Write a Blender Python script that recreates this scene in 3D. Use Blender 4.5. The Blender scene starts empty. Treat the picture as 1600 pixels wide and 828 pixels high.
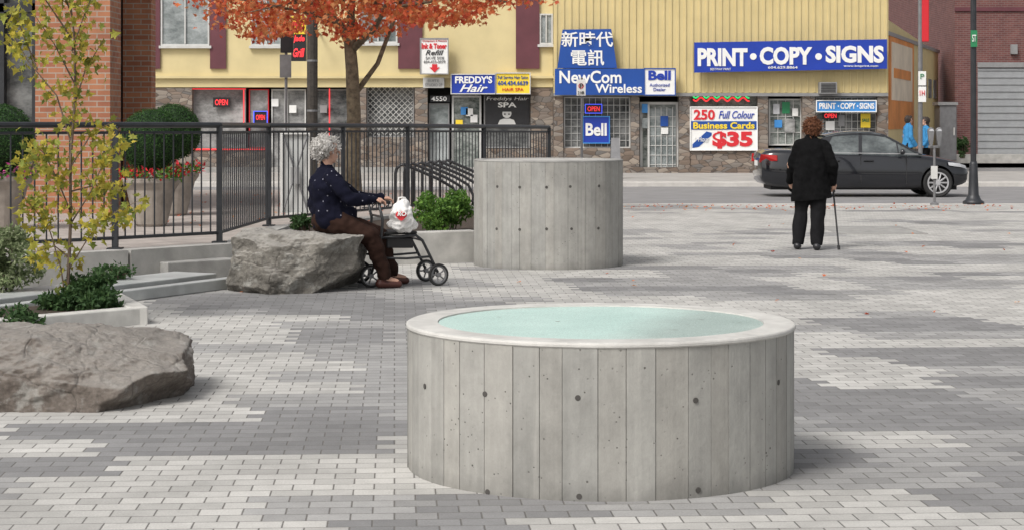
import bpy,bmesh,math,random
from mathutils import Vector,Matrix,noise
pi=math.pi; R=math.radians; random.seed(7)
S=bpy.context.scene; COL=S.collection
F=3000.;H=1.55;HY=190.
def X(px,Y): return (px-800)/F*Y
def Z(py,Y): return H-(py-HY)/F*Y
def P(px,py,Y): return Vector((X(px,Y),Y,Z(py,Y)))
def G(px,py,z=0.):
    Y=F*(H-z)/(py-HY); return Vector((X(px,Y),Y,z))
V=Vector
# ------------------------------------------------------------ nodes
def newmat(name):
    m=bpy.data.materials.new(name);m.use_nodes=True;t=m.node_tree
    return m,t,t.nodes['Principled BSDF']
def nd(t,ty,ins={},**pr):
    n=t.nodes.new(ty)
    for k,v in pr.items(): setattr(n,k,v)
    for k,v in ins.items():
        s=n.inputs[k]
        if isinstance(v,bpy.types.NodeSocket): t.links.new(v,s)
        else: s.default_value=v
    return n
def mth(t,op,a,b=None,c=None):
    i={0:a}
    if b is not None:i[1]=b
    if c is not None:i[2]=c
    return nd(t,'ShaderNodeMath',i,operation=op).outputs[0]
def ramp(t,fac,stops,interp='LINEAR'):
    n=nd(t,'ShaderNodeValToRGB',{0:fac}); n.color_ramp.interpolation=interp
    e=n.color_ramp.elements
    while len(e)<len(stops): e.new(.5)
    for i,(p,c) in enumerate(stops):
        e[i].position=p; e[i].color=c if len(c)==4 else (*c,1)
    return n.outputs[0]
def mixc(t,f,a,b,mode='MIX'):
    n=nd(t,'ShaderNodeMix',data_type='RGBA',blend_type=mode)
    for k,v in ((0,f),(6,a),(7,b)):
        if isinstance(v,bpy.types.NodeSocket): t.links.new(v,n.inputs[k])
        else: n.inputs[k].default_value=v if k==0 else ((*v,1) if len(v)==3 else v)
    return n.outputs[2]
def g3(v): return (v,v,v)
def obj_co(t): return nd(t,'ShaderNodeTexCoord').outputs['Object']
def scl(t,co,s): return nd(t,'ShaderNodeMapping',{0:co,3:s}).outputs[0]
def nz(t,co,sc,det=4,ro=.55): return nd(t,'ShaderNodeTexNoise',{'Vector':co,'Scale':sc,'Detail':det,'Roughness':ro}).outputs[0]
def bmp(t,b,h,st=.3,dist=.01): t.links.new(nd(t,'ShaderNodeBump',{'Height':h,'Strength':st,'Distance':dist}).outputs[0],b.inputs['Normal'])
def M(name,col,rough=.7,var=.15,sc=5,bump=0,bs=60,metal=0,col2=None,emit=0,coat=0,spec=.5):
    m,t,b=newmat(name); co=obj_co(t)
    n=nz(t,co,sc,5)
    a=tuple(max(0,c*(1-var)) for c in col); c2=col2 or tuple(min(1,c*(1+var)) for c in col)
    c=ramp(t,n,[(.32,a),(.68,c2)])
    t.links.new(c,b.inputs['Base Color'])
    b.inputs['Roughness'].default_value=rough; b.inputs['Metallic'].default_value=metal
    b.inputs['Specular IOR Level'].default_value=spec; b.inputs['Coat Weight'].default_value=coat
    if emit: t.links.new(c,b.inputs['Emission Color']); b.inputs['Emission Strength'].default_value=emit
    if bump: bmp(t,b,nz(t,co,bs,6,.65),bump,.01)
    return m
def brickmat(name,c1,c2,mo,sc=1.,bw=.22,rh=.075):
    m,t,b=newmat(name); co=obj_co(t); s=nd(t,'ShaderNodeSeparateXYZ',{0:co})
    v=nd(t,'ShaderNodeCombineXYZ',{0:mth(t,'ADD',s.outputs[0],s.outputs[1]),1:s.outputs[2]}).outputs[0]
    br=nd(t,'ShaderNodeTexBrick',{'Vector':v,'Color1':(*c1,1),'Color2':(*c2,1),'Mortar':(*mo,1),'Scale':sc,'Mortar Size':.008,'Brick Width':bw,'Row Height':rh,'Bias':0.})
    c=mixc(t,.5,br.outputs[0],ramp(t,nz(t,co,3,5),[(.3,g3(.55)),(.7,g3(1.1))]),'MULTIPLY')
    t.links.new(c,b.inputs['Base Color']); b.inputs['Roughness'].default_value=.85
    bmp(t,b,br.outputs[1],-.4,.01)
    return m
def stonemat(name,cols,sc=4):
    m,t,b=newmat(name); co=scl(t,obj_co(t),(1,1,2.2))
    vo=nd(t,'ShaderNodeTexVoronoi',{'Vector':co,'Scale':sc})
    c=ramp(t,nd(t,'ShaderNodeSeparateColor',{0:vo.outputs['Color']}).outputs[0],[(i/(len(cols)-1),c) for i,c in enumerate(cols)])
    ed=nd(t,'ShaderNodeTexVoronoi',{'Vector':co,'Scale':sc},feature='DISTANCE_TO_EDGE').outputs[0]
    c=mixc(t,ramp(t,ed,[(0,g3(0)),(.06,g3(1))]),(.06,.05,.045),c)
    t.links.new(c,b.inputs['Base Color']); b.inputs['Roughness'].default_value=.85
    bmp(t,b,ed,.5,.03); return m
# paving
def paving():
    m,t,b=newmat('plaza_pavers')
    pos=nd(t,'ShaderNodeNewGeometry').outputs['Position']
    mp=nd(t,'ShaderNodeMapping',{0:pos,2:(0,0,R(-3.5))}).outputs[0]
    s=nd(t,'ShaderNodeSeparateXYZ',{0:mp}); w,h=.172,.125
    wob=mth(t,'MULTIPLY',mth(t,'SUBTRACT',nz(t,mp,3,2),.5),.014)
    yy=mth(t,'DIVIDE',mth(t,'ADD',s.outputs[1],wob),h); row=mth(t,'FLOOR',yy); v=mth(t,'FRACT',yy)
    xx=mth(t,'ADD',mth(t,'DIVIDE',s.outputs[0],w),mth(t,'MULTIPLY',mth(t,'FLOORED_MODULO',row,2.),.5))
    col=mth(t,'FLOOR',xx); u=mth(t,'FRACT',xx)
    du=mth(t,'MULTIPLY',mth(t,'MINIMUM',u,mth(t,'SUBTRACT',1.,u)),w)
    dv=mth(t,'MULTIPLY',mth(t,'MINIMUM',v,mth(t,'SUBTRACT',1.,v)),h)
    d=mth(t,'MINIMUM',du,dv)
    joint=nd(t,'ShaderNodeMapRange',{0:mth(t,'ADD',d,mth(t,'MULTIPLY',mth(t,'SUBTRACT',nz(t,mp,60,2),.5),.003)),1:.0008,2:.0052}).outputs[0]
    cell=nd(t,'ShaderNodeCombineXYZ',{0:col,1:row}).outputs[0]
    rnd=nd(t,'ShaderNodeTexWhiteNoise',{'Vector':cell},noise_dimensions='3D').outputs[0]
    pr=mth(t,'FLOOR',mth(t,'DIVIDE',row,4.))
    hr=nd(t,'ShaderNodeTexWhiteNoise',{'W':pr},noise_dimensions='1D').outputs[0]
    pc=mth(t,'FLOOR',mth(t,'DIVIDE',mth(t,'ADD',col,mth(t,'MULTIPLY',hr,4.)),4.))
    pat=nd(t,'ShaderNodeCombineXYZ',{0:mth(t,'MULTIPLY',pc,.34),1:mth(t,'MULTIPLY',pr,.27),2:5.2}).outputs[0]
    n=nz(t,pat,1.,2,.5)
    pw=nd(t,'ShaderNodeTexWhiteNoise',{'Vector':nd(t,'ShaderNodeCombineXYZ',{0:pc,1:pr}).outputs[0]}).outputs[0]
    n=mth(t,'ADD',n,mth(t,'MULTIPLY',mth(t,'SUBTRACT',pw,.5),.17))
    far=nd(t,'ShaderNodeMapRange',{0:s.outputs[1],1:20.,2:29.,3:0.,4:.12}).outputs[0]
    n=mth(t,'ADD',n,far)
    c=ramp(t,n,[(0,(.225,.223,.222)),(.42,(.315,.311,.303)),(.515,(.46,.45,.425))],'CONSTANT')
    c=mixc(t,1.,c,ramp(t,rnd,[(0,g3(.84)),(1,g3(1.13))]),'MULTIPLY')
    c=mixc(t,1.,c,ramp(t,nz(t,mp,.9,6,.6),[(.3,g3(.84)),(.7,g3(1.10))]),'MULTIPLY')
    c=mixc(t,1.,c,ramp(t,nz(t,mp,9,5,.7),[(.3,g3(.90)),(.7,g3(1.06))]),'MULTIPLY')
    c=mixc(t,1.,c,ramp(t,nz(t,mp,110,3,.7),[(.3,g3(.84)),(.7,g3(1.14))]),'MULTIPLY')
    c=mixc(t,joint,(.125,.118,.108),c)
    t.links.new(c,b.inputs['Base Color']); b.inputs['Roughness'].default_value=.82
    hh=mth(t,'ADD',mth(t,'ADD',joint,mth(t,'MULTIPLY',rnd,.35)),mth(t,'MULTIPLY',nz(t,mp,120,3),.25))
    bmp(t,b,hh,.5,.005); return m
def boardconcrete(name,base):
    m,t,b=newmat(name); co=obj_co(t)
    tone=nd(t,'ShaderNodeVertexColor',layer_name='tone').outputs[0]
    c=mixc(t,1.,base,tone,'MULTIPLY')
    c=mixc(t,1.,c,ramp(t,nz(t,co,2.2,8,.6),[(.28,g3(.76)),(.5,g3(1.)),(.72,g3(1.16))]),'MULTIPLY')
    c=mixc(t,1.,c,ramp(t,nz(t,scl(t,co,(30,30,1.2)),1.,4,.55),[(.3,g3(.92)),(.7,g3(1.05))]),'MULTIPLY')
    c=mixc(t,1.,c,ramp(t,nz(t,scl(t,co,(1,1,.6)),14.,8,.75),[(.3,g3(.86)),(.7,g3(1.10))]),'MULTIPLY')
    st=mth(t,'MULTIPLY',ramp(t,nz(t,scl(t,co,(9,9,.35)),1.,5,.6),[(.60,g3(0)),(.72,g3(1))]),.35)
    c=mixc(t,st,c,(.50,.48,.44))
    pore=None
    for sc_,off in ((34.,0.),(15.,3.)):
        vo=nd(t,'ShaderNodeTexVoronoi',{'Vector':co,'Scale':sc_}).outputs[0]
        gate=ramp(t,nz(t,co,7+off,2),[(.52,g3(0)),(.60,g3(1))])
        k=.14 if off==0 else .085
        pp_=mth(t,'MULTIPLY',nd(t,'ShaderNodeMapRange',{0:vo,1:k,2:k*.65}).outputs[0],gate)
        pore=pp_ if pore is None else mth(t,'MAXIMUM',pore,pp_)
    c=mixc(t,pore,c,(.085,.08,.072))
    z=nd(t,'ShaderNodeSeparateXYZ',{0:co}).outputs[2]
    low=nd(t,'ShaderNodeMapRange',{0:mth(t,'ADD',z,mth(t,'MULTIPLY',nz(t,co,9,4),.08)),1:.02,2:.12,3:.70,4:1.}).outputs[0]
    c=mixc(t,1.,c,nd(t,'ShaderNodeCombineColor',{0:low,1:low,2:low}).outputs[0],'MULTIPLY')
    t.links.new(c,b.inputs['Base Color']); b.inputs['Roughness'].default_value=.78
    h=mth(t,'SUBTRACT',mth(t,'ADD',nz(t,co,45,6,.6),mth(t,'MULTIPLY',nz(t,scl(t,co,(60,60,2)),1.,4),.6)),mth(t,'MULTIPLY',pore,3.))
    bmp(t,b,h,.35,.006); return m
def frostglass():
    m,t,b=newmat('crackled_glass'); co=obj_co(t)
    x=nd(t,'ShaderNodeSeparateXYZ',{0:co})
    e=mth(t,'ADD',mth(t,'ADD',x.outputs[0],mth(t,'MULTIPLY',x.outputs[1],-.3)),mth(t,'MULTIPLY',mth(t,'SUBTRACT',nz(t,co,4,7,.75),.5),.35))
    f=nd(t,'ShaderNodeMapRange',{0:e,1:.10,2:.40}).outputs[0]
    teal=ramp(t,nz(t,co,2.5,3,.5),[(.3,(.37,.53,.48)),(.7,(.47,.63,.575))])
    grey=ramp(t,nz(t,co,2.5,3,.5),[(.3,(.26,.34,.31)),(.7,(.36,.44,.405))])
    c=mixc(t,f,teal,grey)
    c=mixc(t,1.,c,ramp(t,nz(t,co,150,3,.8),[(.33,g3(.70)),(.5,g3(1.)),(.67,g3(1.3))]),'MULTIPLY')
    vo=nd(t,'ShaderNodeTexVoronoi',{'Vector':co,'Scale':120.},feature='DISTANCE_TO_EDGE').outputs[0]
    c=mixc(t,ramp(t,vo,[(0,g3(.35)),(.1,g3(0))]),c,(.72,.80,.77))
    sp=ramp(t,nz(t,co,14,2),[(.70,g3(0)),(.74,g3(.8))])
    c=mixc(t,sp,c,(.12,.13,.11))
    t.links.new(c,b.inputs['Base Color']); b.inputs['Roughness'].default_value=.5
    b.inputs['Specular IOR Level'].default_value=.35
    bmp(t,b,mth(t,'ADD',nz(t,co,150,3),vo),.3,.002); return m
def rockmat(name,cols,crack=.5,top=(.46,.44,.40)):
    m,t,b=newmat(name); co=obj_co(t)
    n=nz(t,co,2.6,10,.68); c=ramp(t,n,[(.25+.5*i/(len(cols)-1),c) for i,c in enumerate(cols)])
    w=nd(t,'ShaderNodeTexNoise',{'Vector':co,'Scale':3.,'Detail':3.}).outputs[1]
    cw=nd(t,'ShaderNodeVectorMath',{0:co,1:nd(t,'ShaderNodeVectorMath',{0:w,3:.25},operation='SCALE').outputs[0]},operation='ADD').outputs[0]
    ed=nd(t,'ShaderNodeTexVoronoi',{'Vector':cw,'Scale':3.2},feature='DISTANCE_TO_EDGE').outputs[0]
    c=mixc(t,ramp(t,ed,[(0,g3(crack)),(.022,g3(0))]),c,(.07,.06,.05))
    c=mixc(t,1.,c,ramp(t,nz(t,co,38,8,.75),[(.3,g3(.66)),(.7,g3(1.3))]),'MULTIPLY')
    c=mixc(t,ramp(t,nz(t,co,6,9,.7),[(.53,g3(0)),(.64,g3(.5))]),c,(.42,.42,.39))
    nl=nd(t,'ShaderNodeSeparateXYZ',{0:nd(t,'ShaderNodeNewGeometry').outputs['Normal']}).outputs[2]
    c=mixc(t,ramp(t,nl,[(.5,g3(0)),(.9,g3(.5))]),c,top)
    t.links.new(c,b.inputs['Base Color']); b.inputs['Roughness'].default_value=.85
    bmp(t,b,mth(t,'ADD',nz(t,co,11,12,.75),mth(t,'MULTIPLY',ramp(t,ed,[(0,g3(0)),(.04,g3(1))]),.2)),.9,.035); return m
def dotcloth(name,base,dot,sc=24):
    m,t,b=newmat(name); co=obj_co(t)
    vo=nd(t,'ShaderNodeTexVoronoi',{'Vector':co,'Scale':sc,'Randomness':.8})
    f=nd(t,'ShaderNodeMapRange',{0:vo.outputs[0],1:.18,2:.12}).outputs[0]
    g=mth(t,'GREATER_THAN',nd(t,'ShaderNodeSeparateColor',{0:vo.outputs['Color']}).outputs[0],.5)
    c=mixc(t,mth(t,'MULTIPLY',f,g),base,dot)
    t.links.new(c,b.inputs['Base Color']); b.inputs['Roughness'].default_value=.95; b.inputs['Specular IOR Level'].default_value=.15
    bmp(t,b,nz(t,co,60,4),.3,.004); return m
def foliage(name,cols,rough=.6,tl=.35):
    m,t,b=newmat(name)
    r=nd(t,'ShaderNodeNewGeometry').outputs['Random Per Island']
    c=ramp(t,r,[(i/max(1,len(cols)-1),c) for i,c in enumerate(cols)])
    t.links.new(c,b.inputs['Base Color']); b.inputs['Roughness'].default_value=rough; b.inputs['Specular IOR Level'].default_value=.25
    tr=nd(t,'ShaderNodeBsdfTranslucent',{0:c}); mx=nd(t,'ShaderNodeMixShader',{0:tl,1:b.outputs[0],2:tr.outputs[0]})
    t.links.new(mx.outputs[0],t.nodes['Material Output'].inputs[0]); return m
def glassmat(name,c1,c2,sc=1.5,rough=.08):
    m,t,b=newmat(name); co=obj_co(t)
    c=ramp(t,nz(t,scl(t,co,(1,1,1.6)),sc,5,.75),[(.35,c1),(.5,tuple((a+b_)/2 for a,b_ in zip(c1,c2))),(.62,c2)])
    t.links.new(c,b.inputs['Base Color']); b.inputs['Roughness'].default_value=rough; return m
# ------------------------------------------------------------ mesh builder
ORG={}
class MB:
    def __init__(s): s.bm=bmesh.new(); s.mi=0
    def face(s,vs):
        try:
            f=s.bm.faces.new(vs); f.material_index=s.mi; return f
        except ValueError: return None
    def pts(s,l): return [s.bm.verts.new(v) for v in l]
    def prism(s,poly,vec):
        vec=V(vec); a=s.pts([V(p) for p in poly]); b=s.pts([V(p)+vec for p in poly]); n=len(a)
        s.face(a); s.face(b[::-1])
        for i in range(n): s.face([a[i],b[i],b[(i+1)%n],a[(i+1)%n]])
        return s
    def box(s,x0,x1,y0,y1,z0,z1): return s.prism([(x0,y0,z0),(x1,y0,z0),(x1,y0,z1),(x0,y0,z1)],(0,y1-y0,0))
    def pb(s,a,b,c,d,Yf,th=.1): return s.box(X(a,Yf),X(b,Yf),Yf,Yf+th,Z(d,Yf),Z(c,Yf))
    def frame(s,a,b,c,d,Yf,w=2,th=.06):
        s.pb(a,b,c,c+w,Yf,th); s.pb(a,b,d-w,d,Yf,th); s.pb(a,a+w,c+w,d-w,Yf,th); s.pb(b-w,b,c+w,d-w,Yf,th); return s
    def seg(s,p0,p1,w,z0,z1,off=0):
        p0=V((p0[0],p0[1],0));p1=V((p1[0],p1[1],0)); d=(p1-p0).normalized(); n=V((-d.y,d.x,0))
        q=[p0+n*(off),p1+n*(off),p1+n*(off+w),p0+n*(off+w)]
        return s.prism([(v.x,v.y,z0) for v in q],(0,0,z1-z0))
    def tube(s,pts,r,n=8,cap=True):
        pts=[V(p) for p in pts]; m=len(pts); rr=r if isinstance(r,(list,tuple)) else [r]*m
        a=None; rings=[]
        for i,p in enumerate(pts):
            d=(pts[min(i+1,m-1)]-pts[max(i-1,0)]).normalized()
            if a is None: a=V((0,0,1)) if abs(d.z)<.9 else V((1,0,0))
            a=(a-d*a.dot(d)).normalized(); b=d.cross(a)
            rings.append(s.pts([p+(a*math.cos(2*pi*k/n)+b*math.sin(2*pi*k/n))*rr[i] for k in range(n)]))
        for i in range(m-1):
            for k in range(n): s.face([rings[i][k],rings[i][(k+1)%n],rings[i+1][(k+1)%n],rings[i+1][k]])
        if cap: s.face(rings[0][::-1]); s.face(rings[-1])
        return s
    def lathe(s,c,prof,n=32,closed=False,ax=None):
        c=V(c); mt=Matrix.Identity(3) if ax is None else V((0,0,1)).rotation_difference(V(ax)).to_matrix()
        rings=[s.pts([c+mt@V((r*math.cos(2*pi*k/n),r*math.sin(2*pi*k/n),z)) for k in range(n)]) for r,z in prof]
        m=len(rings)
        for i in range(m if closed else m-1):
            A=rings[i];B=rings[(i+1)%m]
            for k in range(n): s.face([A[k],A[(k+1)%n],B[(k+1)%n],B[k]])
        if not closed: s.face(rings[0][::-1]); s.face(rings[-1])
        return s
    def build(s,name,mat,parent=None,smooth=False,bevel=0,recalc=True,org=None):
        if recalc: bmesh.ops.recalc_face_normals(s.bm,faces=s.bm.faces)
        me=bpy.data.meshes.new(name); s.bm.to_mesh(me); s.bm.free()
        return link(name,me,mat,parent,smooth,bevel,org)
def link(name,me,mat,parent=None,smooth=False,bevel=0,org=None):
    for m in (mat if isinstance(mat,(list,tuple)) else [mat]): me.materials.append(m)
    if smooth: me.polygons.foreach_set('use_smooth',[True]*len(me.polygons))
    o=bpy.data.objects.new(name,me); COL.objects.link(o)
    if parent is not None:
        og=ORG[parent.name]; o.parent=parent
    elif org is not None: og=V(org); o.location=og
    else: og=V((0,0,0))
    ORG[o.name]=og
    if og.length>0: me.transform(Matrix.Translation(-og))
    if bevel:
        b=o.modifiers.new('bevel','BEVEL'); b.width=bevel; b.segments=2; b.limit_method='ANGLE'
    return o
def tag(o,label,cat,group=None,kind=None):
    if label:o['label']=label
    if cat:o['category']=cat
    if group:o['group']=group
    if kind:o['kind']=kind
    return o
def thing(name,label,cat,loc,group=None):
    o=bpy.data.objects.new(name,None); o.empty_display_size=.2; COL.objects.link(o); o.location=loc; ORG[o.name]=V(loc)
    return tag(o,label,cat,group)
def struct(name,mb,mat,**k):
    o=mb.build(name,mat,**k); o['kind']='structure'; return o
def txt(s,a,b,c,d,Yf,mat,parent,bold=.0,shear=0.,name='lettering'):
    cu=bpy.data.curves.new('t','FONT'); cu.body=s; cu.size=1; cu.extrude=.01; cu.offset=bold; cu.shear=shear; cu.resolution_u=3
    cu.align_x='CENTER'
    o=bpy.data.objects.new('t',cu); COL.objects.link(o)
    dg=bpy.context.evaluated_depsgraph_get(); me=bpy.data.meshes.new_from_object(o.evaluated_get(dg))
    bpy.data.objects.remove(o); bpy.data.curves.remove(cu)
    if not me.vertices: return None
    xs=[v.co.x for v in me.vertices]; ys=[v.co.y for v in me.vertices]
    x0,x1,y0,y1=min(xs),max(xs),min(ys),max(ys)
    A,B,C,D=X(a,Yf),X(b,Yf),Z(d,Yf),Z(c,Yf)
    for v in me.vertices:
        v.co=V((A+(v.co.x-x0)/(x1-x0)*(B-A),Yf-v.co.z*.8-.006,C+(v.co.y-y0)/max(1e-6,y1-y0)*(D-C)))
    return link(name,me,mat,parent)
# leaves
LEAFQ=[(0,0),(.35,.28),(1,0),(.35,-.28)]
MAPLE=[(0,.04),(-.08,.35),(.22,.24),(.30,.56),(.52,.24),(1,0),(.52,-.24),(.30,-.56),(.22,-.24),(-.08,-.35),(0,-.04)]
def leaves(name,pts,size,mat,parent=None,shape=LEAFQ,nrm=None,up=0.,org=None,jit=.5):
    vs=[];fs=[]
    for i,p in enumerate(pts):
        d=V((random.gauss(0,1),random.gauss(0,1),random.gauss(0,1)-up)).normalized()
        if nrm is not None:
            k=nrm[i]; d=(d-k*d.dot(k)*.5).normalized(); n=(k+V((random.gauss(0,jit),random.gauss(0,jit),random.gauss(0,jit)))).normalized()
        else: n=V((random.gauss(0,1),random.gauss(0,1),random.gauss(0,1)))
        s=d.cross(n)
        if s.length<1e-4: continue
        s.normalize(); q=s.cross(d); sz=size*random.uniform(.65,1.3); b=len(vs)
        for (u,v) in shape: vs.append(p+d*(u*sz)+s*(v*sz)+q*(abs(v)*sz*.35-u*u*sz*.15))
        fs.append(tuple(range(b,b+len(shape))))
    me=bpy.data.meshes.new(name); me.from_pydata(vs,[],fs); me.update()
    return link(name,me,mat,parent,org=org)
def rnds():
    while True:
        v=V((random.uniform(-1,1),random.uniform(-1,1),random.uniform(-1,1)))
        if .05<v.length<1: return v
# blobs for figures
def blob(bm,p0,p1,r0,r1,flat=1.,axis=None,n=14):
    p0=V(p0);p1=V(p1);d=p1-p0;L=d.length
    d=d/L if L>1e-6 else V((0,0,1))
    a=V(axis) if axis is not None else (V((1,0,0)) if abs(d.x)<.8 else V((0,1,0)))
    a=(a-d*a.dot(d)).normalized(); b=d.cross(a)
    rs=[(p0-d*r0*math.cos(pi/2*i/4),r0*math.sin(pi/2*i/4)) for i in range(1,5)]+[(p1+d*r1*math.sin(pi/2*i/4),r1*math.cos(pi/2*i/4)) for i in range(4)]
    R_=[[bm.verts.new(c+(a*math.cos(2*pi*k/n)*flat+b*math.sin(2*pi*k/n))*r) for k in range(n)] for c,r in rs]
    for i in range(7):
        for k in range(n): bm.faces.new([R_[i][k],R_[i][(k+1)%n],R_[i+1][(k+1)%n],R_[i+1][k]])
    s=bm.verts.new(p0-d*r0); e=bm.verts.new(p1+d*r1)
    for k in range(n):
        bm.faces.new([s,R_[0][(k+1)%n],R_[0][k]]); bm.faces.new([e,R_[7][k],R_[7][(k+1)%n]])
def flesh(name,bl,mat,parent,vox=.012,it=3,wr=None,cuts=()):
    bm=bmesh.new()
    for b in bl: blob(bm,*b[:4],**(b[4] if len(b)>4 else {}))
    bmesh.ops.recalc_face_normals(bm,faces=bm.faces)
    me=bpy.data.meshes.new('t'); bm.to_mesh(me); bm.free()
    o=bpy.data.objects.new('t',me); COL.objects.link(o)
    m=o.modifiers.new('r','REMESH'); m.mode='VOXEL'; m.voxel_size=vox
    m=o.modifiers.new('s','SMOOTH'); m.iterations=it; m.factor=.5
    dg=bpy.context.evaluated_depsgraph_get(); me2=bpy.data.meshes.new_from_object(o.evaluated_get(dg))
    bpy.data.objects.remove(o)
    bm=bmesh.new(); bm.from_mesh(me2)
    if wr:
        bm.normal_update()
        for v in bm.verts:
            k=0
            for amp,sc in wr:
                sc=sc if isinstance(sc,tuple) else (sc,)*3
                k+=amp*noise.noise(V((v.co.x*sc[0],v.co.y*sc[1],v.co.z*sc[2])))
            v.co+=v.normal*k
    for co,no in cuts:
        bmesh.ops.bisect_plane(bm,geom=bm.verts[:]+bm.edges[:]+bm.faces[:],plane_co=co,plane_no=no,clear_outer=True)
    bm.to_mesh(me2); bm.free(); me2.name=name
    return link(name,me2,mat,parent,smooth=True)
def hand(bl,w,d,n,s,T=None):
    w=V(w);d=V(d).normalized();n=V(n);n=(n-d*n.dot(d)).normalized();l=d.cross(n)
    bl.append((w,w+d*.07,.019,.022,dict(flat=1.7,axis=l)))
    for i,L in enumerate((.068,.078,.072,.056)):
        b=w+d*.078+l*((i-1.5)*.021*(-s)); m=b+d*L*.45+n*.012; e=m+(d*.35+n*.9).normalized()*L*.5
        bl.append((b,m,.0095,.009)); bl.append((m,e,.009,.0075))
    b=w+d*.025+l*s*.03; m=b+(d*.6+l*s*.5+n*.3)*.035
    bl.append((b,m,.012,.010)); bl.append((m,m+(d*.8+n*.6)*.025,.010,.008))
def headb(bl,c,f):
    c=V(c);f=V(f).normalized();u=V((0,0,1));l=f.cross(u)
    bl.append((c+u*.03-f*.02,c+u*.03+f*.012,.086,.084))
    bl.append((c+f*.01-u*.01,c+f*.035-u*.075,.072,.045))
    bl.append((c+f*.088+u*.015,c+f*.106-u*.02,.009,.014))
    bl.append((c+f*.078-u*.055,c+f*.082-u*.055,.014,.014,dict(flat=1.8,axis=l)))
    for s in(-1,1): bl.append((c+l*s*.082+u*.012-f*.005,c+l*s*.086-u*.02,.014,.010))
def eyes(c,f,parent):
    c=V(c);f=V(f).normalized();l=f.cross(V((0,0,1)))
    for s in(-1,1):
        mb=MB(); q=c+f*.087+l*s*.032+V((0,0,.01)); mb.lathe(q,[(.002,-.008),(.008,-.005),(.011,0),(.008,.005),(.002,.008)],8)
        mb.build('eye',m_black,parent,smooth=True)
def strands(hair,mat,n,size):
    me=hair.data; og=ORG[hair.name]; pts=[];nr=[]
    vs=me.vertices
    for i in range(n):
        v=vs[random.randrange(len(vs))]; pts.append(V(v.co)+og+V(v.normal)*random.uniform(-.002,.012)); nr.append(V(v.normal))
    leaves('curls',pts,size,mat,hair,shape=[(0,0),(.3,.16),(.75,.14),(1,0),(.75,-.1),(.3,-.12)],nrm=nr,jit=.9)
# ------------------------------------------------------------ materials
m_black=M('black_paint',(.018,.018,.02),.4,.2)
m_rail=M('black_railing_metal',(.022,.024,.028),.45,.25,8,.1,80)
m_rub=M('rubber',(.02,.02,.02),.8)
m_rim=M('pale_concrete_rim',(.53,.52,.49),.75,.14,7,.35,90)
m_conc=M('concrete',(.42,.41,.385),.8,.2,4,.3,60)
m_conc2=M('grey_concrete',(.30,.295,.28),.8,.2,5,.3,60)
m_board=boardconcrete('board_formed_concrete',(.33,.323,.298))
m_hole=M('dark_hole',(.07,.065,.06),.9)
m_glassT=frostglass()
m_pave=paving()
m_asph=M('asphalt',(.235,.23,.23),.85,.12,1.5,.3,200)
m_walk=M('far_pavement',(.36,.345,.325),.85,.15,1.5,.2,60)
m_kerb=M('kerb_stone',(.50,.48,.45),.8,.15,3,.2,60)
m_soil=M('soil',(.05,.035,.025),.95,.4,20,.8,60)
m_patio=M('patio_slabs',(.36,.32,.29),.8,.2,4,.2,60)
m_steel=M('pale_steel',(.47,.485,.475),.45,.15,4,0,60,.2)
m_dark=M('dark_gap',(.03,.03,.03),.8)
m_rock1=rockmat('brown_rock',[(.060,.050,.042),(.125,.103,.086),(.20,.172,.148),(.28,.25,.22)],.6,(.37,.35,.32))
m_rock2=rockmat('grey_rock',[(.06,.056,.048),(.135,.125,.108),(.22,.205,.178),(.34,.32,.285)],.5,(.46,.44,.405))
m_yel=M('yellow_siding',(.60,.49,.245),.6,.06,1.5,0)
m_yelA=M('cream_yellow_wall',(.62,.52,.28),.75,.08,1.2,.1,30)
m_mar=M('maroon_panel',(.12,.035,.045),.6,.15,2)
m_stone=stonemat('brown_stonework',[(.12,.09,.07),(.24,.185,.145),(.15,.14,.13),(.32,.27,.22)],3.5)
m_win=glassmat('shop_glass',(.03,.033,.035),(.22,.225,.22),1.3)
m_wing=glassmat('shop_glass_posters',(.06,.08,.07),(.36,.38,.36),2.2)
m_winu=glassmat('upper_window_glass',(.10,.12,.12),(.42,.45,.45),.7)
m_winl=glassmat('light_shop_glass',(.12,.12,.12),(.42,.42,.41),1.1)
m_frame=M('white_frame',(.55,.55,.53),.5,.08)
m_gframe=M('grey_frame',(.25,.25,.25),.5,.1)
m_white=M('white_sign',(.80,.80,.78),.5,.03)
m_blue=M('blue_sign',(.012,.07,.32),.4,.08,2)
m_blue2=M('royal_blue_sign',(.012,.045,.36),.4,.06,2)
m_cyan=M('sky_blue_sign',(.05,.25,.60),.4,.06)
m_sgy=M('yellow_sign',(.85,.62,.04),.5,.05)
m_red=M('red_sign',(.62,.02,.03),.5,.05)
m_neonr=M('red_neon',(1,.04,.05),.5,.02,emit=.8)
m_neong=M('green_neon',(.05,.9,.25),.5,.02,emit=.7)
m_neonb=M('blue_neon',(.08,.12,1),.5,.02,emit=.7)
m_green=M('green_sign',(.02,.20,.08),.5,.05)
m_greym=M('grey_metal',(.20,.20,.205),.5,.15,6,0,60,.4)
m_wframe=M('dark_frame_metal',(.045,.047,.05),.4,.15,6,0,60,.3)
m_dwood=M('dark_wood_pole',(.045,.038,.032),.9,.3,12,.5,30)
m_bark=M('grey_bark',(.12,.095,.065),.9,.3,12,.7,30,col2=(.22,.18,.12))
m_stem=M('thin_bark',(.14,.10,.075),.85,.25,20)
m_brick=brickmat('orange_brick',(.44,.19,.095),(.33,.125,.07),(.38,.31,.25))
m_brickd=brickmat('dark_red_brick',(.19,.075,.065),(.14,.05,.048),(.20,.15,.14))
m_pink=M('mauve_render',(.34,.17,.155),.8,.08,.5)
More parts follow.
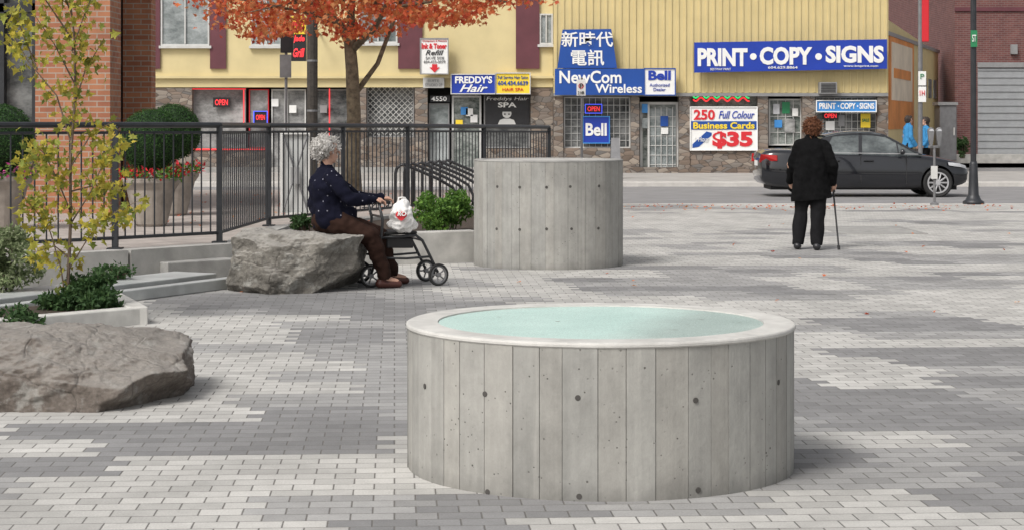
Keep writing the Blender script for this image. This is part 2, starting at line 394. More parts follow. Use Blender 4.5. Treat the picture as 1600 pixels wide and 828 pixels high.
m_red_leaf=foliage('red_orange_leaves',[(.42,.05,.035),(.68,.15,.06),(.72,.25,.09),(.56,.09,.05),(.72,.36,.14),(.50,.14,.07)],.6,.42)
m_yel_leaf=foliage('yellow_green_leaves',[(.52,.42,.05),(.30,.34,.07),(.62,.50,.07),(.16,.22,.05),(.42,.30,.05),(.24,.29,.06),(.56,.46,.08),(.13,.19,.05)],.6,.4)
m_box_leaf=foliage('boxwood_leaves',[(.022,.062,.018),(.045,.11,.028),(.032,.08,.02),(.07,.145,.04)])
m_dk_leaf=foliage('dark_shrub_leaves',[(.03,.07,.025),(.06,.12,.04),(.045,.09,.035),(.10,.17,.06)])
m_lt_leaf=foliage('bright_shrub_leaves',[(.07,.16,.03),(.13,.26,.05),(.18,.32,.06),(.05,.11,.03)])
m_sv_leaf=foliage('pale_green_leaves',[(.17,.22,.10),(.28,.33,.18),(.12,.17,.07),(.35,.38,.24)])
m_pinkf=foliage('pink_petals',[(.7,.08,.35),(.8,.25,.5),(.6,.05,.3)])
m_redf=foliage('red_petals',[(.7,.03,.03),(.6,.05,.08)])
m_core=M('dark_leaf_core',(.012,.03,.01),.95)
m_pot=M('stone_pot',(.30,.265,.23),.8,.25,5,.4,40)
m_skin=M('skin',(.50,.29,.21),.55,.08)
m_navy=dotcloth('navy_dotted_cardigan',(.006,.0065,.016),(.30,.30,.36))
m_brown=M('brown_trousers',(.030,.015,.011),.95,.2,10,.2,60,spec=.15)
m_shoe=M('brown_shoes',(.07,.02,.014),.5)
m_jblk=M('black_wool',(.0055,.0055,.006),.95,.3,30,.5,120,spec=.12)
m_tblk=M('black_trousers',(.010,.010,.011),.95,.2,10,.2,spec=.15)
m_hairw=M('white_hair',(.50,.485,.46),.9,.22,60,1.,140,spec=.2)
m_curlw=foliage('white_curls',[(.42,.40,.38),(.66,.64,.61),(.55,.53,.50),(.74,.72,.70)],.7,.3)
m_haira=M('auburn_hair',(.12,.05,.026),.8,.35,60,1.,140,spec=.3)
m_curla=foliage('auburn_curls',[(.08,.03,.018),(.20,.085,.04),(.13,.05,.027)],.6,.2)
m_hairb=M('dark_hair',(.03,.02,.015),.7)
m_jblue=M('blue_jacket',(.03,.20,.42),.8,.15)
m_bag=M('white_plastic_bag',(.75,.74,.72),.45,.08,15,.3,30)
m_car=M('black_car_paint',(.009,.010,.013),.10,.05,coat=.8,spec=.5)
m_cglass=glassmat('car_glass',(.035,.042,.045),(.16,.18,.18),1.2,.03)
m_alloy=M('alloy',(.55,.55,.56),.35,.1,metal=.5)
m_lamp=M('headlight_glass',(.55,.56,.58),.1)
m_tail=M('tail_light_red',(.40,.01,.01),.2)
m_gar=M('grey_shutter',(.30,.31,.32),.6,.08)
m_org=M('orange_mural',(.60,.22,.05),.7,.2,1.)
m_mural=M('pale_mural',(.68,.58,.45),.7,.12,1.5)
# ------------------------------------------------------------ world, light, camera
W=bpy.data.worlds.new('World'); S.world=W; W.use_nodes=True; t=W.node_tree
sky=nd(t,'ShaderNodeTexSky',sky_type='NISHITA'); sky.sun_disc=False; sky.sun_elevation=R(48); sky.sun_rotation=R(218)
sky.air_density=1.; sky.dust_density=4.; sky.ozone_density=1.
hs=nd(t,'ShaderNodeHueSaturation',{'Color':sky.outputs[0],'Saturation':.25})
wt=mixc(t,1.,hs.outputs[0],(1.02,1.,.98),'MULTIPLY')
t.links.new(wt,t.nodes['Background'].inputs[0]); t.nodes['Background'].inputs[1].default_value=.15
sl=bpy.data.lights.new('sun','SUN'); sl.energy=2.2; sl.angle=R(18); sl.color=(1,.975,.94)
so=bpy.data.objects.new('sun',sl); COL.objects.link(so)
sd=V((-.50,-.62,.95)).normalized(); so.rotation_euler=sd.to_track_quat('Z','Y').to_euler()
cam=bpy.data.cameras.new('camera'); co=bpy.data.objects.new('camera',cam); COL.objects.link(co); S.camera=co
co.location=(0,0,H); co.rotation_euler=(R(90),0,0); cam.lens=36*F/1600; cam.sensor_width=36; cam.shift_y=-(414-HY)/1600.; cam.clip_end=800
S.view_settings.view_transform='Standard'; S.view_settings.look='None'; S.view_settings.exposure=0
# ------------------------------------------------------------ ground
PZ=.316
struct('ground',MB().box(-400,400,-60,500,-.3,-.17),m_asph)
struct('road',MB().box(-150,150,36.15,49,-.25,-.12),m_asph)
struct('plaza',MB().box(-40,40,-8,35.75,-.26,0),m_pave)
struct('near_kerb',MB().box(-40,40,35.752,36.15,-.27,.004),m_kerb,bevel=.02)
struct('far_sidewalk',MB().box(-60,60,49.302,59.5,-.26,0),m_walk)
struct('far_kerb',MB().box(-60,60,49,49.3,-.27,.004),m_kerb,bevel=.02)
# patio and walls
FN=[(-120,17.2),(180,18.5),(343,19.5),(420,22.6),(637,26.),(858,31.)]
FP=[V((X(a,y),y,0)) for a,y in FN]
pp=[(p.x,p.y-.08) for p in FP]; pp[-1]=(pp[-1][0]+.1,pp[-1][1])
poly=[(x,y,-.2) for x,y in pp]+[(pp[-1][0],34.5,-.2),(-14,34.5,-.2),(-14,pp[0][1],-.2)]
struct('raised_patio',MB().prism(poly,(0,0,PZ+.2)),m_patio)
mb=MB()
for i in range(5): mb.seg(FP[i],FP[i+1],.22,-.02,PZ+.005,-.24)
tag(mb.build('retaining_wall',m_conc,org=(FP[2].x,FP[2].y,0)),'pale concrete retaining edge beneath the black railing','wall')
# planter wall right
A=V((X(405,20.),20.,0)); B=V((X(748,21.2),21.2,0))
o=MB().seg(A,B,.22,-.02,.345,0).build('planter_wall',m_conc,org=(A.x,A.y,0),bevel=.012)
tag(o,'low pale concrete planter wall between the grey boulder and the tall drum','wall')
sp=[(A.x,A.y+.22,0),(B.x,B.y+.22,0),(B.x+.2,27.5,0),(FP[4].x,FP[4].y-.35,0),(FP[3].x+.05,FP[3].y-.35,0)]
struct('planting_soil',MB().prism([(x,y,-.1) for x,y,_ in sp],(0,0,.38)),m_soil)
# long ledge
L0=V((X(-60,14.75),14.75,0)); L1=V((X(374,17.95),17.95,0))
t_=thing('channel_ledge','long low pale metal edged ledge running behind the left plant bed','ledge',L0)
MB().seg(L0,L1,.12,0,.10,0).build('front_edge',m_steel,t_,bevel=.01)
MB().seg(L0,L1,.14,0,.045,.12).build('dark_channel',m_dark,t_)
MB().seg(L0,L1,.50,0,.125,.26).build('cover_panel',m_steel,t_,bevel=.01)
MB().seg(L0,L1,.10,0,.06,.76).build('rear_channel',m_dark,t_)
r0=V((X(262,18.5),18.5,0)); r1=V((X(374,19.05),19.05,0))
tag(MB().seg(r0,r1,.28,-.02,.19,0).build('concrete_step',m_conc2,org=r0,bevel=.01),'small grey concrete step between the long ledge and the railing wall','step')
# front bed
K0=G(-80,535);K1=G(228,506);K2=V((X(190,15.9),15.9,0))
mb=MB(); mb.seg(K0,K1,.15,-.02,.13,0); mb.seg(K1+V((.02,-.02,0)),K2,.15,-.02,.136,0)
tag(mb.build('bed_kerb',m_rim,org=(K1.x,K1.y,0),bevel=.01),'pale concrete kerb around the bed of the yellow sapling','kerb')
struct('bed_soil',MB().prism([(K0.x,K0.y+.15,-.05),(K1.x-.12,K1.y+.15,-.05),(K2.x-.1,K2.y-.1,-.05),(L0.x,L0.y-.02,-.05)],(0,0,.14)),m_soil)
g=G(1360,360); mb=MB()
mb.box(g.x-.62,g.x-.57,g.y-.95,g.y+.95,-.01,.006); mb.box(g.x+.57,g.x+.62,g.y-.95,g.y+.95,-.01,.006)
mb.box(g.x-.57,g.x+.57,g.y-.95,g.y-.9,-.01,.006); mb.box(g.x-.57,g.x+.57,g.y+.9,g.y+.95,-.01,.006); mb.box(g.x-.56,g.x+.56,g.y-.89,g.y+.89,-.01,.004)
tag(mb.build('floor_cover',m_conc2,org=g),'flat grey access cover in the paving right of the standing person','floor cover')
# ------------------------------------------------------------ drums
def drum(cx,cy,r,h,rw,rh,glass,name,label,holes,w0,w1,seed):
    rnd=random.Random(seed); T=thing(name,label,'drum',(cx,cy,0))
    bm=bmesh.new(); lay=bm.loops.layers.float_color.new('tone')
    ring=[]; a=0
    while a<2*pi-.02:
        da=rnd.uniform(w0,w1)/r
        if a+da>2*pi-.5*w0/r: da=2*pi-a
        tn=rnd.uniform(.93,1.06); warm=rnd.uniform(-.012,.012); o=rnd.uniform(-.0022,.0022); g=rnd.choice((.0008,.0012,.002))/r
        ns=max(2,int(da/.06))
        for i in range(ns+1): ring.append((a+g+(da-2*g)*i/ns,r+o,tn,warm))
        ring.append((a+da,r-.0035,.5,0)); a+=da
    n=len(ring); hz=h-rh
    def vv(e,z): return bm.verts.new((cx+math.cos(e[0])*e[1],cy+math.sin(e[0])*e[1],z))
    lo=[vv(e,-.01) for e in ring]; hi=[vv(e,hz) for e in ring]
    for i in range(n):
        j=(i+1)%n; f=bm.faces.new([lo[i],lo[j],hi[j],hi[i]]); tn=min(ring[i][2],ring[j][2]); w=ring[i][3]
        if ring[i][2]==.5 or ring[j][2]==.5: tn=.62
        for l in f.loops: l[lay]=(tn+w,tn,tn-w,1)
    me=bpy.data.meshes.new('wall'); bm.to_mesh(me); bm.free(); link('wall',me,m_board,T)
    b=.009; ov=.007 if glass else .002
    MB().lathe((cx,cy,0),[(r+ov-.006,hz-.002),(r+ov,hz+.004),(r+ov,h-b),(r+ov-.003,h-b*.35),(r+ov-.01,h),(r-rw,h),(r-rw-.004,h-.02),(r-rw-.004,hz-.04),(r-.02,hz-.04),(r-.02,hz-.002)],96,True).build('rim',m_rim if glass else m_conc2,T,smooth=False)
    MB().lathe((cx,cy,0),[(r-rw-.003,hz-.03),(r-rw-.003,h-.006)],96).build('glass_lid' if glass else 'cap',m_glassT if glass else m_conc,T)
    for (px,py) in holes:
        s=(px-800)/F
        aa=s*s+1; bb=-2*(s*cx+cy); cc=cx*cx+cy*cy-r*r; Y=(-bb-math.sqrt(max(0,bb*bb-4*aa*cc)))/(2*aa)
        p=P(px,py,Y); nn=V((p.x-cx,p.y-cy,0)).normalized(); q=V((cx,cy,p.z))+nn*r
        k=1. if glass else 1.25
        MB().lathe(q,[(.0115*k,-.01),(.012*k,.0026),(.006*k,.0028)],14,ax=nn).build('form_tie_hole',m_hole,T)
    return T
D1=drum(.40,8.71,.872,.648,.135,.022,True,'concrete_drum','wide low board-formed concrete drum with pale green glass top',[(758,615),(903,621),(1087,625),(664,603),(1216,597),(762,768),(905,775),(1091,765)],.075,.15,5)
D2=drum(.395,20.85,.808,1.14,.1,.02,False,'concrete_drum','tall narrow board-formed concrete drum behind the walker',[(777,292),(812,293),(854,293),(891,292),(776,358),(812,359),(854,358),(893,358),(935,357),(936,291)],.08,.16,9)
# ------------------------------------------------------------ boulders
def rock(name,label,mat,c,dim,planes,seed,amp=.1,rot=0,nrand=12):
    rnd=random.Random(seed); bm=bmesh.new(); bmesh.ops.create_icosphere(bm,subdivisions=7,radius=1)
    pl=[(V(n).normalized(),h) for n,h in planes]
    for i in range(nrand):
        n=V((rnd.gauss(0,1),rnd.gauss(0,1),rnd.gauss(0,1))).normalized(); pl.append((n,rnd.uniform(.93,1.12)))
    rm=Matrix.Rotation(rot,3,'Z'); sv=V((seed*3.1,seed,0))
    for v in bm.verts:
        d=v.co.normalized(); k=1.5
        wv=noise.noise_vector(d*2.6+sv)*.16; dw=(d+wv).normalized()
        for n,h in pl:
            q=n.dot(dw)
            if q>.05: k=min(k,h/q)
        k*=1+amp*noise.fractal(d*1.6+sv,1.,2.,3)
        p=V((d.x*k*dim[0],d.y*k*dim[1],d.z*k*dim[2]))
        q=p*4+sv; r1=noise.ridged_multi_fractal(V((q.x,q.y,q.z*1.7)),.9,2.2,5,1.,2.)-1.
        p+=d*(.016*r1+.014*noise.fractal(p*9+sv,1.,2.1,4)+.006*noise.fractal(p*34+sv,1.,2.,3))
        p=rm@p; v.co=V(c)+p
        if v.co.z<-.03: v.co.z=-.03
    me=bpy.data.meshes.new(name); bm.to_mesh(me); bm.free()
    o=link(name,me,mat,smooth=True,org=(c[0],c[1],0)); return tag(o,label,'boulder')
c2=P(465,410,17.85)
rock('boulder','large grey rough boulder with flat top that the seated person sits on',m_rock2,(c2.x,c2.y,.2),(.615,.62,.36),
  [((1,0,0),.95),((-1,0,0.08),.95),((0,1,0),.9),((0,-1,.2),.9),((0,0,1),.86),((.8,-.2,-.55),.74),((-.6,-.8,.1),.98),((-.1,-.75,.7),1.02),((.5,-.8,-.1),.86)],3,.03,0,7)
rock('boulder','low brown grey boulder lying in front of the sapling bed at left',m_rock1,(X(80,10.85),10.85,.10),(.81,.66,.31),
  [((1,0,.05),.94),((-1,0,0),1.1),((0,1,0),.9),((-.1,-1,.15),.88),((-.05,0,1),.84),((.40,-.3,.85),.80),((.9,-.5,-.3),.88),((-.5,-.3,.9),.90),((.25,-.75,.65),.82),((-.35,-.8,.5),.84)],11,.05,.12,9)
# ------------------------------------------------------------ railing
T=thing('metal_railing','long black metal railing along the raised patio with vertical pickets','railing',(FP[2].x,FP[2].y,PZ))
tops=[1.515,1.515,1.51,1.5,1.49,1.455]
def fp(i,z): return V((FP[i].x,FP[i].y,z))
for i in range(5):
    a,b=fp(i,tops[i]),fp(i+1,tops[i+1]); L=(b-a).length
    MB().tube([a,b],.029,8).build('top_rail',m_rail,T)
    dd=V((0,0,-.075)); MB().tube([a+dd,b+dd],.014,6).build('upper_rail',m_rail,T)
    dd=V((0,0,-1.09)); MB().tube([a+dd,b+dd],.017,6).build('lower_rail',m_rail,T)
    mb=MB(); n=int(L/.115)
    for k in range(1,n):
        p=a.lerp(b,k/n); mb.tube([p+V((0,0,-1.09)),p+V((0,0,-.075))],.0085,5)
    mb.build('picket_panel',m_rail,T)
for i in range(6):
    mb=MB(); p=fp(i,0); s=.028; mb.box(p.x-s,p.x+s,p.y-s,p.y+s,PZ,tops[i]-.01); mb.box(p.x-.07,p.x+.07,p.y-.07,p.y+.07,PZ,PZ+.018)
    mb.build('post',m_rail,T)
for i in (3,4):
    p=fp(i,0).lerp(fp(i+1,0),.5); MB().box(p.x-.025,p.x+.025,p.y-.025,p.y+.025,PZ,1.47).build('post',m_rail,T)
# ------------------------------------------------------------ shrubs and pots
def leafball(c,r,name,parent,n,size,mat,sq=(1,1,1)):
    pts=[];nr=[]
    for i in range(n):
        v=rnds().normalized(); k=r*(.92+.09*random.random()+.03*noise.noise(v*4+V(c)))
        pts.append(V(c)+V((v.x*sq[0],v.y*sq[1],v.z*sq[2]))*k); nr.append(v)
    return leaves(name,pts,size,mat,parent,nrm=nr)
def potted(px,Y,scale,label,flower,hz=0.):
    b=V((X(px,Y),Y,PZ)); T=thing('potted_boxwood',label,'potted plant',b)
    s=scale
    MB().lathe(b,[(.19*s,0),(.22*s,.03),(.33*s,.5*s),(.37*s,.56*s),(.40*s,.60*s),(.40*s,.66*s),(.35*s,.66*s),(.33*s,.60*s)],28).build('pot',m_pot,T,smooth=False,bevel=.008)
    c=b+V((0,0,1.13*s+hz)); cr=MB(); bmesh.ops.create_icosphere(cr.bm,subdivisions=3,radius=.40*s,matrix=Matrix.Translation(c)); k=cr.build('inner_foliage',m_core,T,smooth=True)
    leafball(c,.43*s,'foliage',T,8000,.025,m_box_leaf)
    pts=[b+V((math.cos(a)*.36*s,math.sin(a)*.36*s,.70*s))+rnds()*.09 for a in [random.uniform(0,2*pi) for _ in range(260)]]
    leaves('edging_leaves',pts,.06,m_lt_leaf,T)
    pts=[b+V((math.cos(a)*.40*s,math.sin(a)*.40*s,.72*s))+rnds()*.09 for a in [random.uniform(0,2*pi) for _ in range(140)]]
    leaves('flowers',pts,.06,flower,T)['kind']='stuff'
potted(236,22.6,.86,'clipped boxwood ball in tapered stone pot, front one of the pair by the brick pier',m_redf,.04)
potted(270,25.2,.86,'clipped boxwood ball in stone pot, half hidden behind its twin',m_redf,.12)
potted(0,22.,.92,'clipped boxwood ball in pot with pink flowers at far left edge',m_pinkf)
def shrub(name,label,pxs,pys,Y,dep,n,size,mat,group=None,up=0):
    a,b=P(pxs[0],pys[0],Y),P(pxs[1],pys[1],Y); c=(a+b)/2; rx=(b.x-a.x)/2; rz=(a.z-b.z)/2
    T=thing(name,label,'shrub',(c.x,c.y,b.z),group); pts=[]
    cl=[rnds() for _ in range(26)]
    for i in range(n):
        q=random.choice(cl)*.82+rnds()*.3
        pts.append(V((c.x+q.x*rx,c.y+q.y*dep,c.z+q.z*rz)))
    leaves('foliage',pts,size,mat,T,up=up)
    mb=MB()
    for q in cl[:14]: mb.tube([(c.x+q.x*.1,c.y,b.z-.05),(c.x+q.x*rx*.5,c.y+q.y*dep*.5,c.z-rz*.2),(c.x+q.x*rx*.9,c.y+q.y*dep,c.z+q.z*rz*.9)],[.008,.006,.003],4)
    mb.build('stems',m_stem,T)
shrub('green_shrub','bright green leafy shrub in the planter left of the tall drum',(645,745),(292,372),22.2,.45,3000,.055,m_lt_leaf)
shrub('green_shrub','small low shrub in the planter just behind the seated person',(452,500),(334,362),21.5,.25,700,.045,m_dk_leaf)
shrub('bed_shrub','dense dark green shrub at the foot of the yellow sapling',(50,196),(420,512),14.9,.35,5200,.045,m_dk_leaf)
shrub('bed_shrub','pale green bushy shrub at the left edge above the ledge',(-60,78),(352,470),16.3,.4,4500,.045,m_sv_leaf)
shrub('bed_shrub','thin dark ground plant along the ledge right of the sapling',(135,225),(408,440),17.4,.2,500,.045,m_dk_leaf)
shrub('bed_shrub','sparse dark leaves at left edge behind the brown boulder',(-40,75),(474,530),13.9,.2,1100,.045,m_dk_leaf)
# ------------------------------------------------------------ sapling
YS=15.0; b0=P(103,500,YS); b0.z=.05
T=thing('yellow_sapling','slender young maple with sparse yellow green leaves in left bed','tree',b0)
paths=[[(103,500),(108,430),(112,350),(110,250),(118,150),(112,60),(105,-30),(110,-160)],
 [(104,480),(98,420),(80,360),(55,330),(30,300)],[(110,420),(140,370),(165,340),(215,315)],[(112,350),(140,300),(165,250),(190,225)],
 [(111,330),(90,280),(70,240),(52,225)],[(112,260),(140,210),(175,190)],[(112,230),(85,150),(45,95),(25,60)],[(116,170),(135,110),(160,65)],
 [(115,130),(85,70),(55,25)],[(112,80),(130,30),(150,-20)],[(108,400),(85,385),(50,395)],[(110,300),(150,290),(200,300)],[(60,230),(50,260),(45,275)],[(112,60),(70,0),(30,-60)],[(112,20),(80,-60)],[(110,0),(150,-90)],[(60,110),(30,40),(15,10)]]
mb=MB(); tips=[]
for i,pa in enumerate(paths):
    oy=0 if i==0 else random.uniform(-.35,.35); q=[]
    for k,(x,y) in enumerate(pa):
        f=k/(len(pa)-1); q.append(P(x,y,YS+oy*f)+V((random.gauss(0,.008),0,0)))
    r0=.016 if i==0 else .0075; mb.tube(q,[r0*(1-.7*k/(len(q)-1)) for k in range(len(q))],6)
    for k in range(1 if i else 3,len(q)):
        for u in range(7):
            f=random.random(); tips.append((q[k-1].lerp(q[k],f),k/(len(q)-1)))
mb.build('trunk',m_stem,T)
pts=[]
for c,f in tips:
    for j in range(random.randint(4,8) if f>.5 else 2): pts.append(c+V((random.gauss(0,.06),random.gauss(0,.06),random.gauss(-.01,.06))))
leaves('crown',pts,.064,m_yel_leaf,T,shape=MAPLE,up=.6)
# ------------------------------------------------------------ red maple
YM=33.; T=thing('red_maple','street tree with red orange autumn leaves and bare grey trunk behind the railing','tree',(X(552,YM),YM,PZ))
mb=MB()
def q(l,Y0=YM,dy=0): return [P(x,y,Y0+dy*i/(len(l)-1)) for i,(x,y) in enumerate(l)]
mb.tube(q([(553,315),(551,250),(553,180),(550,110),(546,60)]),[.155,.13,.12,.11,.10],12)
mb.tube(q([(548,75),(532,40),(500,10),(470,-40),(430,-120)],dy=1),[.08,.065,.055,.04,.02],8)
mb.tube(q([(549,80),(585,45),(600,15),(640,-60)],dy=-1),[.07,.055,.045,.03],8)
mb.tube(q([(549,70),(548,20),(555,-60),(560,-160)]),[.08,.07,.055,.03],8)
mb.tube(q([(553,150),(590,100),(620,20),(650,-60)],dy=.8),[.055,.042,.035,.02],8)
mb.tube(q([(535,45),(480,20),(400,5),(330,-10)],dy=-1.2),[.035,.028,.02,.012],6)
mb.tube(q([(600,15),(660,5),(730,-5),(800,5)],dy=-1.),[.035,.028,.02,.012],6)
for i in range(30):
    a=P(random.uniform(450,660),random.uniform(-60,10),YM); b=a+V((random.uniform(-1.8,1.8),random.uniform(-1.5,1.5),random.uniform(-.3,.9)))
    mb.tube([a,(a+b)/2+V((0,0,.1)),b],[.03,.02,.008],5)
mb.build('trunk',m_bark,T,smooth=True)
low=[(255,-10),(275,12),(300,30),(340,42),(380,62),(430,66),(455,45),(480,30),(505,35),(530,60),(560,70),(600,62),(630,40),(660,35),(700,38),(740,48),(770,52),(790,30),(820,18),(840,5)]
def lowy(x):
    for (a,b),(c,d) in zip(low,low[1:]):
        if a<=x<=c: return b+(d-b)*(x-a)/(c-a)
    return -30
pts=[];cn=V((X(550,YM),YM,5.0)); n=0
while n<400:
    v=rnds(); c=cn+V((v.x*3.3,v.y*2.6,v.z*2.3))
    if random.random()<.6: c.z=random.uniform(2.9,4.3)
    px=800+F*c.x/c.y; py=HY+(H-c.z)*F/c.y
    if py>lowy(px)-4 or c.z>7.4: continue
    if 462<px<530 and py>-5 and random.random()<.6: continue
    n+=1
    for j in range(26): pts.append(c+V((random.gauss(0,.19),random.gauss(0,.19),random.gauss(0,.055))))
leaves('crown',pts,.092,m_red_leaf,T,shape=MAPLE,up=.3)
# fallen leaves
pts=[]
for i in range(420):
    x=random.uniform(-1,9) if random.random()<.8 else random.uniform(-3,8)
    y=random.gauss(34.6,.7) if random.random()<.85 else random.uniform(14,35.5)
    if y>35.7 or (x-.4)**2+(y-20.85)**2<.8: continue
    pts.append(V((x,y,.012)))
for i in range(300): pts.append(V((random.uniform(-8,-1),random.uniform(22.5,33),PZ+.012)))
tag(leaves('fallen_leaves',pts,.05,m_red_leaf,shape=MAPLE,nrm=[V((0,0,1))]*len(pts),jit=.15),'red and orange fallen leaves scattered along the kerb','leaves',kind='stuff')
# ------------------------------------------------------------ seated person
f=V((.96,.28,0)); lat=V((f.y,-f.x,0)); up=V((0,0,1)); YB=17.9
T=thing('person','seated person with white curly hair, dotted navy cardigan and brown trousers, hands on a walker','person',(X(525,YB),YB,.5))
hp=P(518,345,YB); ch=P(512,292,YB); sh=P(511,270,YB); nk=P(511,258,YB); hd=P(513,236,YB); hf=V((.93,.36,0))
ra=(sh+lat*.18-up*.02,P(546,313,YB-.25),P(583,312,YB-.12)); la=(sh-lat*.18-up*.02,P(556,309,YB+.32),P(596,310,YB+.40))
legs=[]
for s,kx,fx in ((1,580,600),(-1,592,612)):
    hpj=hp+lat*s*.11; kn=P(kx,369,YB+(-.13 if s>0 else .22)); an=P(fx,434,YB+.1+(-.12 if s>0 else .28)); an.z=.09; legs.append((hpj,kn,an))
bl=[]; headb(bl,hd,hf)
bl+=[(nk-up*.03,hd-up*.05-hf*.01,.05,.05),(hp,ch,.12,.12,dict(flat=1.3,axis=lat)),(ch,sh-up*.03,.12,.08,dict(flat=1.5,axis=lat))]
for s,(a,e,w) in ((1,ra),(-1,la)):
    bl+=[(a,e,.045,.038),(e,w,.038,.026)]; hand(bl,w,(V((.9,.25,-.1))),V((.1,0,-1)),-s)
for a,k,n in legs: bl+=[(a,k,.085,.058),(k,n,.055,.036),(n,n+f*.12-up*.03,.035,.028)]
flesh('body',bl,m_skin,T,.008,2)
eyes(hd,hf,T)
jl=[(hp+up*.02-f*.015,ch-f*.02,.175,.165,dict(flat=1.25,axis=lat)),(ch-f*.01,sh-up*.07-f*.01,.165,.12,dict(flat=1.45,axis=lat)),(sh+lat*.15-up*.03,sh-lat*.15-up*.03,.075,.075),(nk-up*.05,nk-up*.015,.075,.06),(hp+f*.02-up*.0,hp+f*.12+up*.03,.15,.13,dict(flat=1.3,axis=lat))]
for a,e,w in (ra,la): jl+=[(a,e,.078,.066),(e,w-V((.0,0,0)),.064,.043)]
flesh('cardigan',jl,m_navy,T,.013,2,[(.026,7),(.016,16)],[(P(520,357,YB),V((0,0,-1)))])
tl=[(hp-f*.03,hp+f*.06,.15,.14,dict(flat=1.3,axis=lat))]
for a,k,n in legs: tl+=[(a,k,.118,.088),(k,n+up*.03,.085,.066)]
flesh('trousers',tl,m_brown,T,.013,3,[(.022,9),(.012,20)],[(V((0,0,.085)),V((0,0,-1)))])
for a,k,n in legs:
    n=V((n.x,n.y,.045)); flesh('shoe',[(n-f*.04,n+f*.14-up*.008,.043,.034,dict(flat=1.15,axis=lat)),(n-f*.03+up*.02,n+up*.035,.04,.036)],m_shoe,T,.007,2,None,[(V((0,0,.004)),V((0,0,-1)))])
hb=hd-hf*.022+up*.042
hc=[(hb-hf*.025,hb+hf*.03,.104,.086),(hb-hf*.045-up*.05,hb-hf*.05-up*.02,.078,.09),(hb-hf*.01+up*.02,hb+hf*.06+up*.026,.082,.052)]+[(hb+lat*s*.05-up*.03-hf*.01,hb+lat*s*.06,.054,.054) for s in(-1,1)]
strands(flesh('hair',hc,m_hairw,T,.006,2,[(.022,22),(.008,60)]),m_curlw,1500,.034)
# ------------------------------------------------------------ walker
off=V((-.14,.5,0)); YW=18.0
T=thing('rollator','black four wheeled walker with seat standing in front of the seated person','walker',(X(630,YW),YW,0))
fw=V((.96,.28,0)).normalized(); ax=V((fw.y,-fw.x,0))
for sd_ in (0,1):
    o_=off*sd_
    for c,r in ((P(580,428,17.95),.108),(P(685,426,18.15),.105)):
        c=V((c.x,c.y,r))+o_; a2=ax if r>.106 else (ax+fw*.25).normalized()
        w=MB().lathe(c,[(r-.022,-.014),(r-.006,-.016),(r,-.008),(r,.008),(r-.006,.016),(r-.022,.014)],28,True,ax=a2).build('wheel',m_rub,T,smooth=False)
        mb=MB(); mb.lathe(c,[(.022,-.02),(.022,.02)],12,ax=a2); mb.lathe(c,[(r-.034,-.008),(r-.022,-.01),(r-.022,.01),(r-.034,.008)],24,True,ax=a2)
        u=a2.cross(up).normalized()
        for k in range(5):
            an=2*pi*k/5; d=u*math.cos(an)+up*math.sin(an); mb.tube([c+d*.015,c+d*(r-.028)],.008,5)
        mb.build('rim',m_greym,w)
    mb=MB()
    mb.tube([P(580,428,17.95)+o_,P(587,404,17.96)+o_,P(596,370,17.98)+o_,P(598,345,17.98)+o_,P(592,318,17.98)+o_],.0135,8)
    mb.tube([P(596,372,17.98)+o_,P(625,370,18.02)+o_,P(650,368,18.08)+o_,P(660,376,18.1)+o_,P(668,392,18.12)+o_,P(684,425,18.15)+o_],.014,8)
    mb.tube([P(589,403,17.96)+o_,P(635,404,18.05)+o_,P(672,401,18.12)+o_],.011,8)
    mb.build('side_frame',m_wframe,T,smooth=True)
    MB().tube([P(573,319,17.95)+o_,P(590,316,17.97)+o_,P(610,317,18.0)+o_],[.014,.018,.015],10).build('hand_grip',m_rub,T,smooth=True)
    MB().tube([P(608,320,17.99)+o_,P(598,328,17.98)+o_,P(582,329,17.96)+o_],.005,6).build('brake_lever',m_black,T)
mb=MB()
for a in ((P(597,370,17.98)),P(660,376,18.1),P(598,340,17.98)): mb.tube([a,a+off],.011,6)
mb.build('cross_bars',m_wframe,T)
a=P(602,368,18.);b=P(652,366,18.08)
MB().prism([a+V((0,0,.0)),b,b+off*1.,a+off],(0,0,.025)).build('seat',m_rub,T,bevel=.008)
a=P(606,372,18.03)+off*.1;b=P(648,372,18.08)+off*.1
mb=MB().prism([a-up*.10,b-up*.10,b-up*.10+off*.8,a-up*.10+off*.8],(0,0,.10)); mb.build('basket',m_black,T,bevel=.01)
# bag
bc=P(628,338,17.97)
T=thing('shopping_bag','white plastic shopping bag with red round mark hanging on the walker','bag',(bc.x,bc.y,bc.z-.16))
flesh('bag_body',[(bc-up*.05,bc+up*.03,.085,.095,dict(flat=1.2)),(bc-up*.08-fw*.07,bc-up*.08+fw*.07,.06,.065),(bc+up*.03,bc+up*.11,.09,.065)],m_bag,T,.009,2,[(.035,11),(.022,26)])
for s in(-1,1): MB().tube([bc+fw*s*.04+up*.12,bc+fw*s*.03+up*.17,bc+fw*s*.0+up*.175],.008,6).build('bag_handle',m_bag,T)
mb=MB(); mb.prism([V((bc.x,17.85,bc.z+.012))+V((.052*math.cos(a_),0,.04*math.sin(a_)*(1+.25*math.sin(3*a_)))) for a_ in [2*pi*k/24 for k in range(24)]],(0,.03,0)); mb.build('red_logo',m_red,T)
l=txt('RO',621,635,331,338,17.847,m_white,T,.03,.2,name='printed_mark')
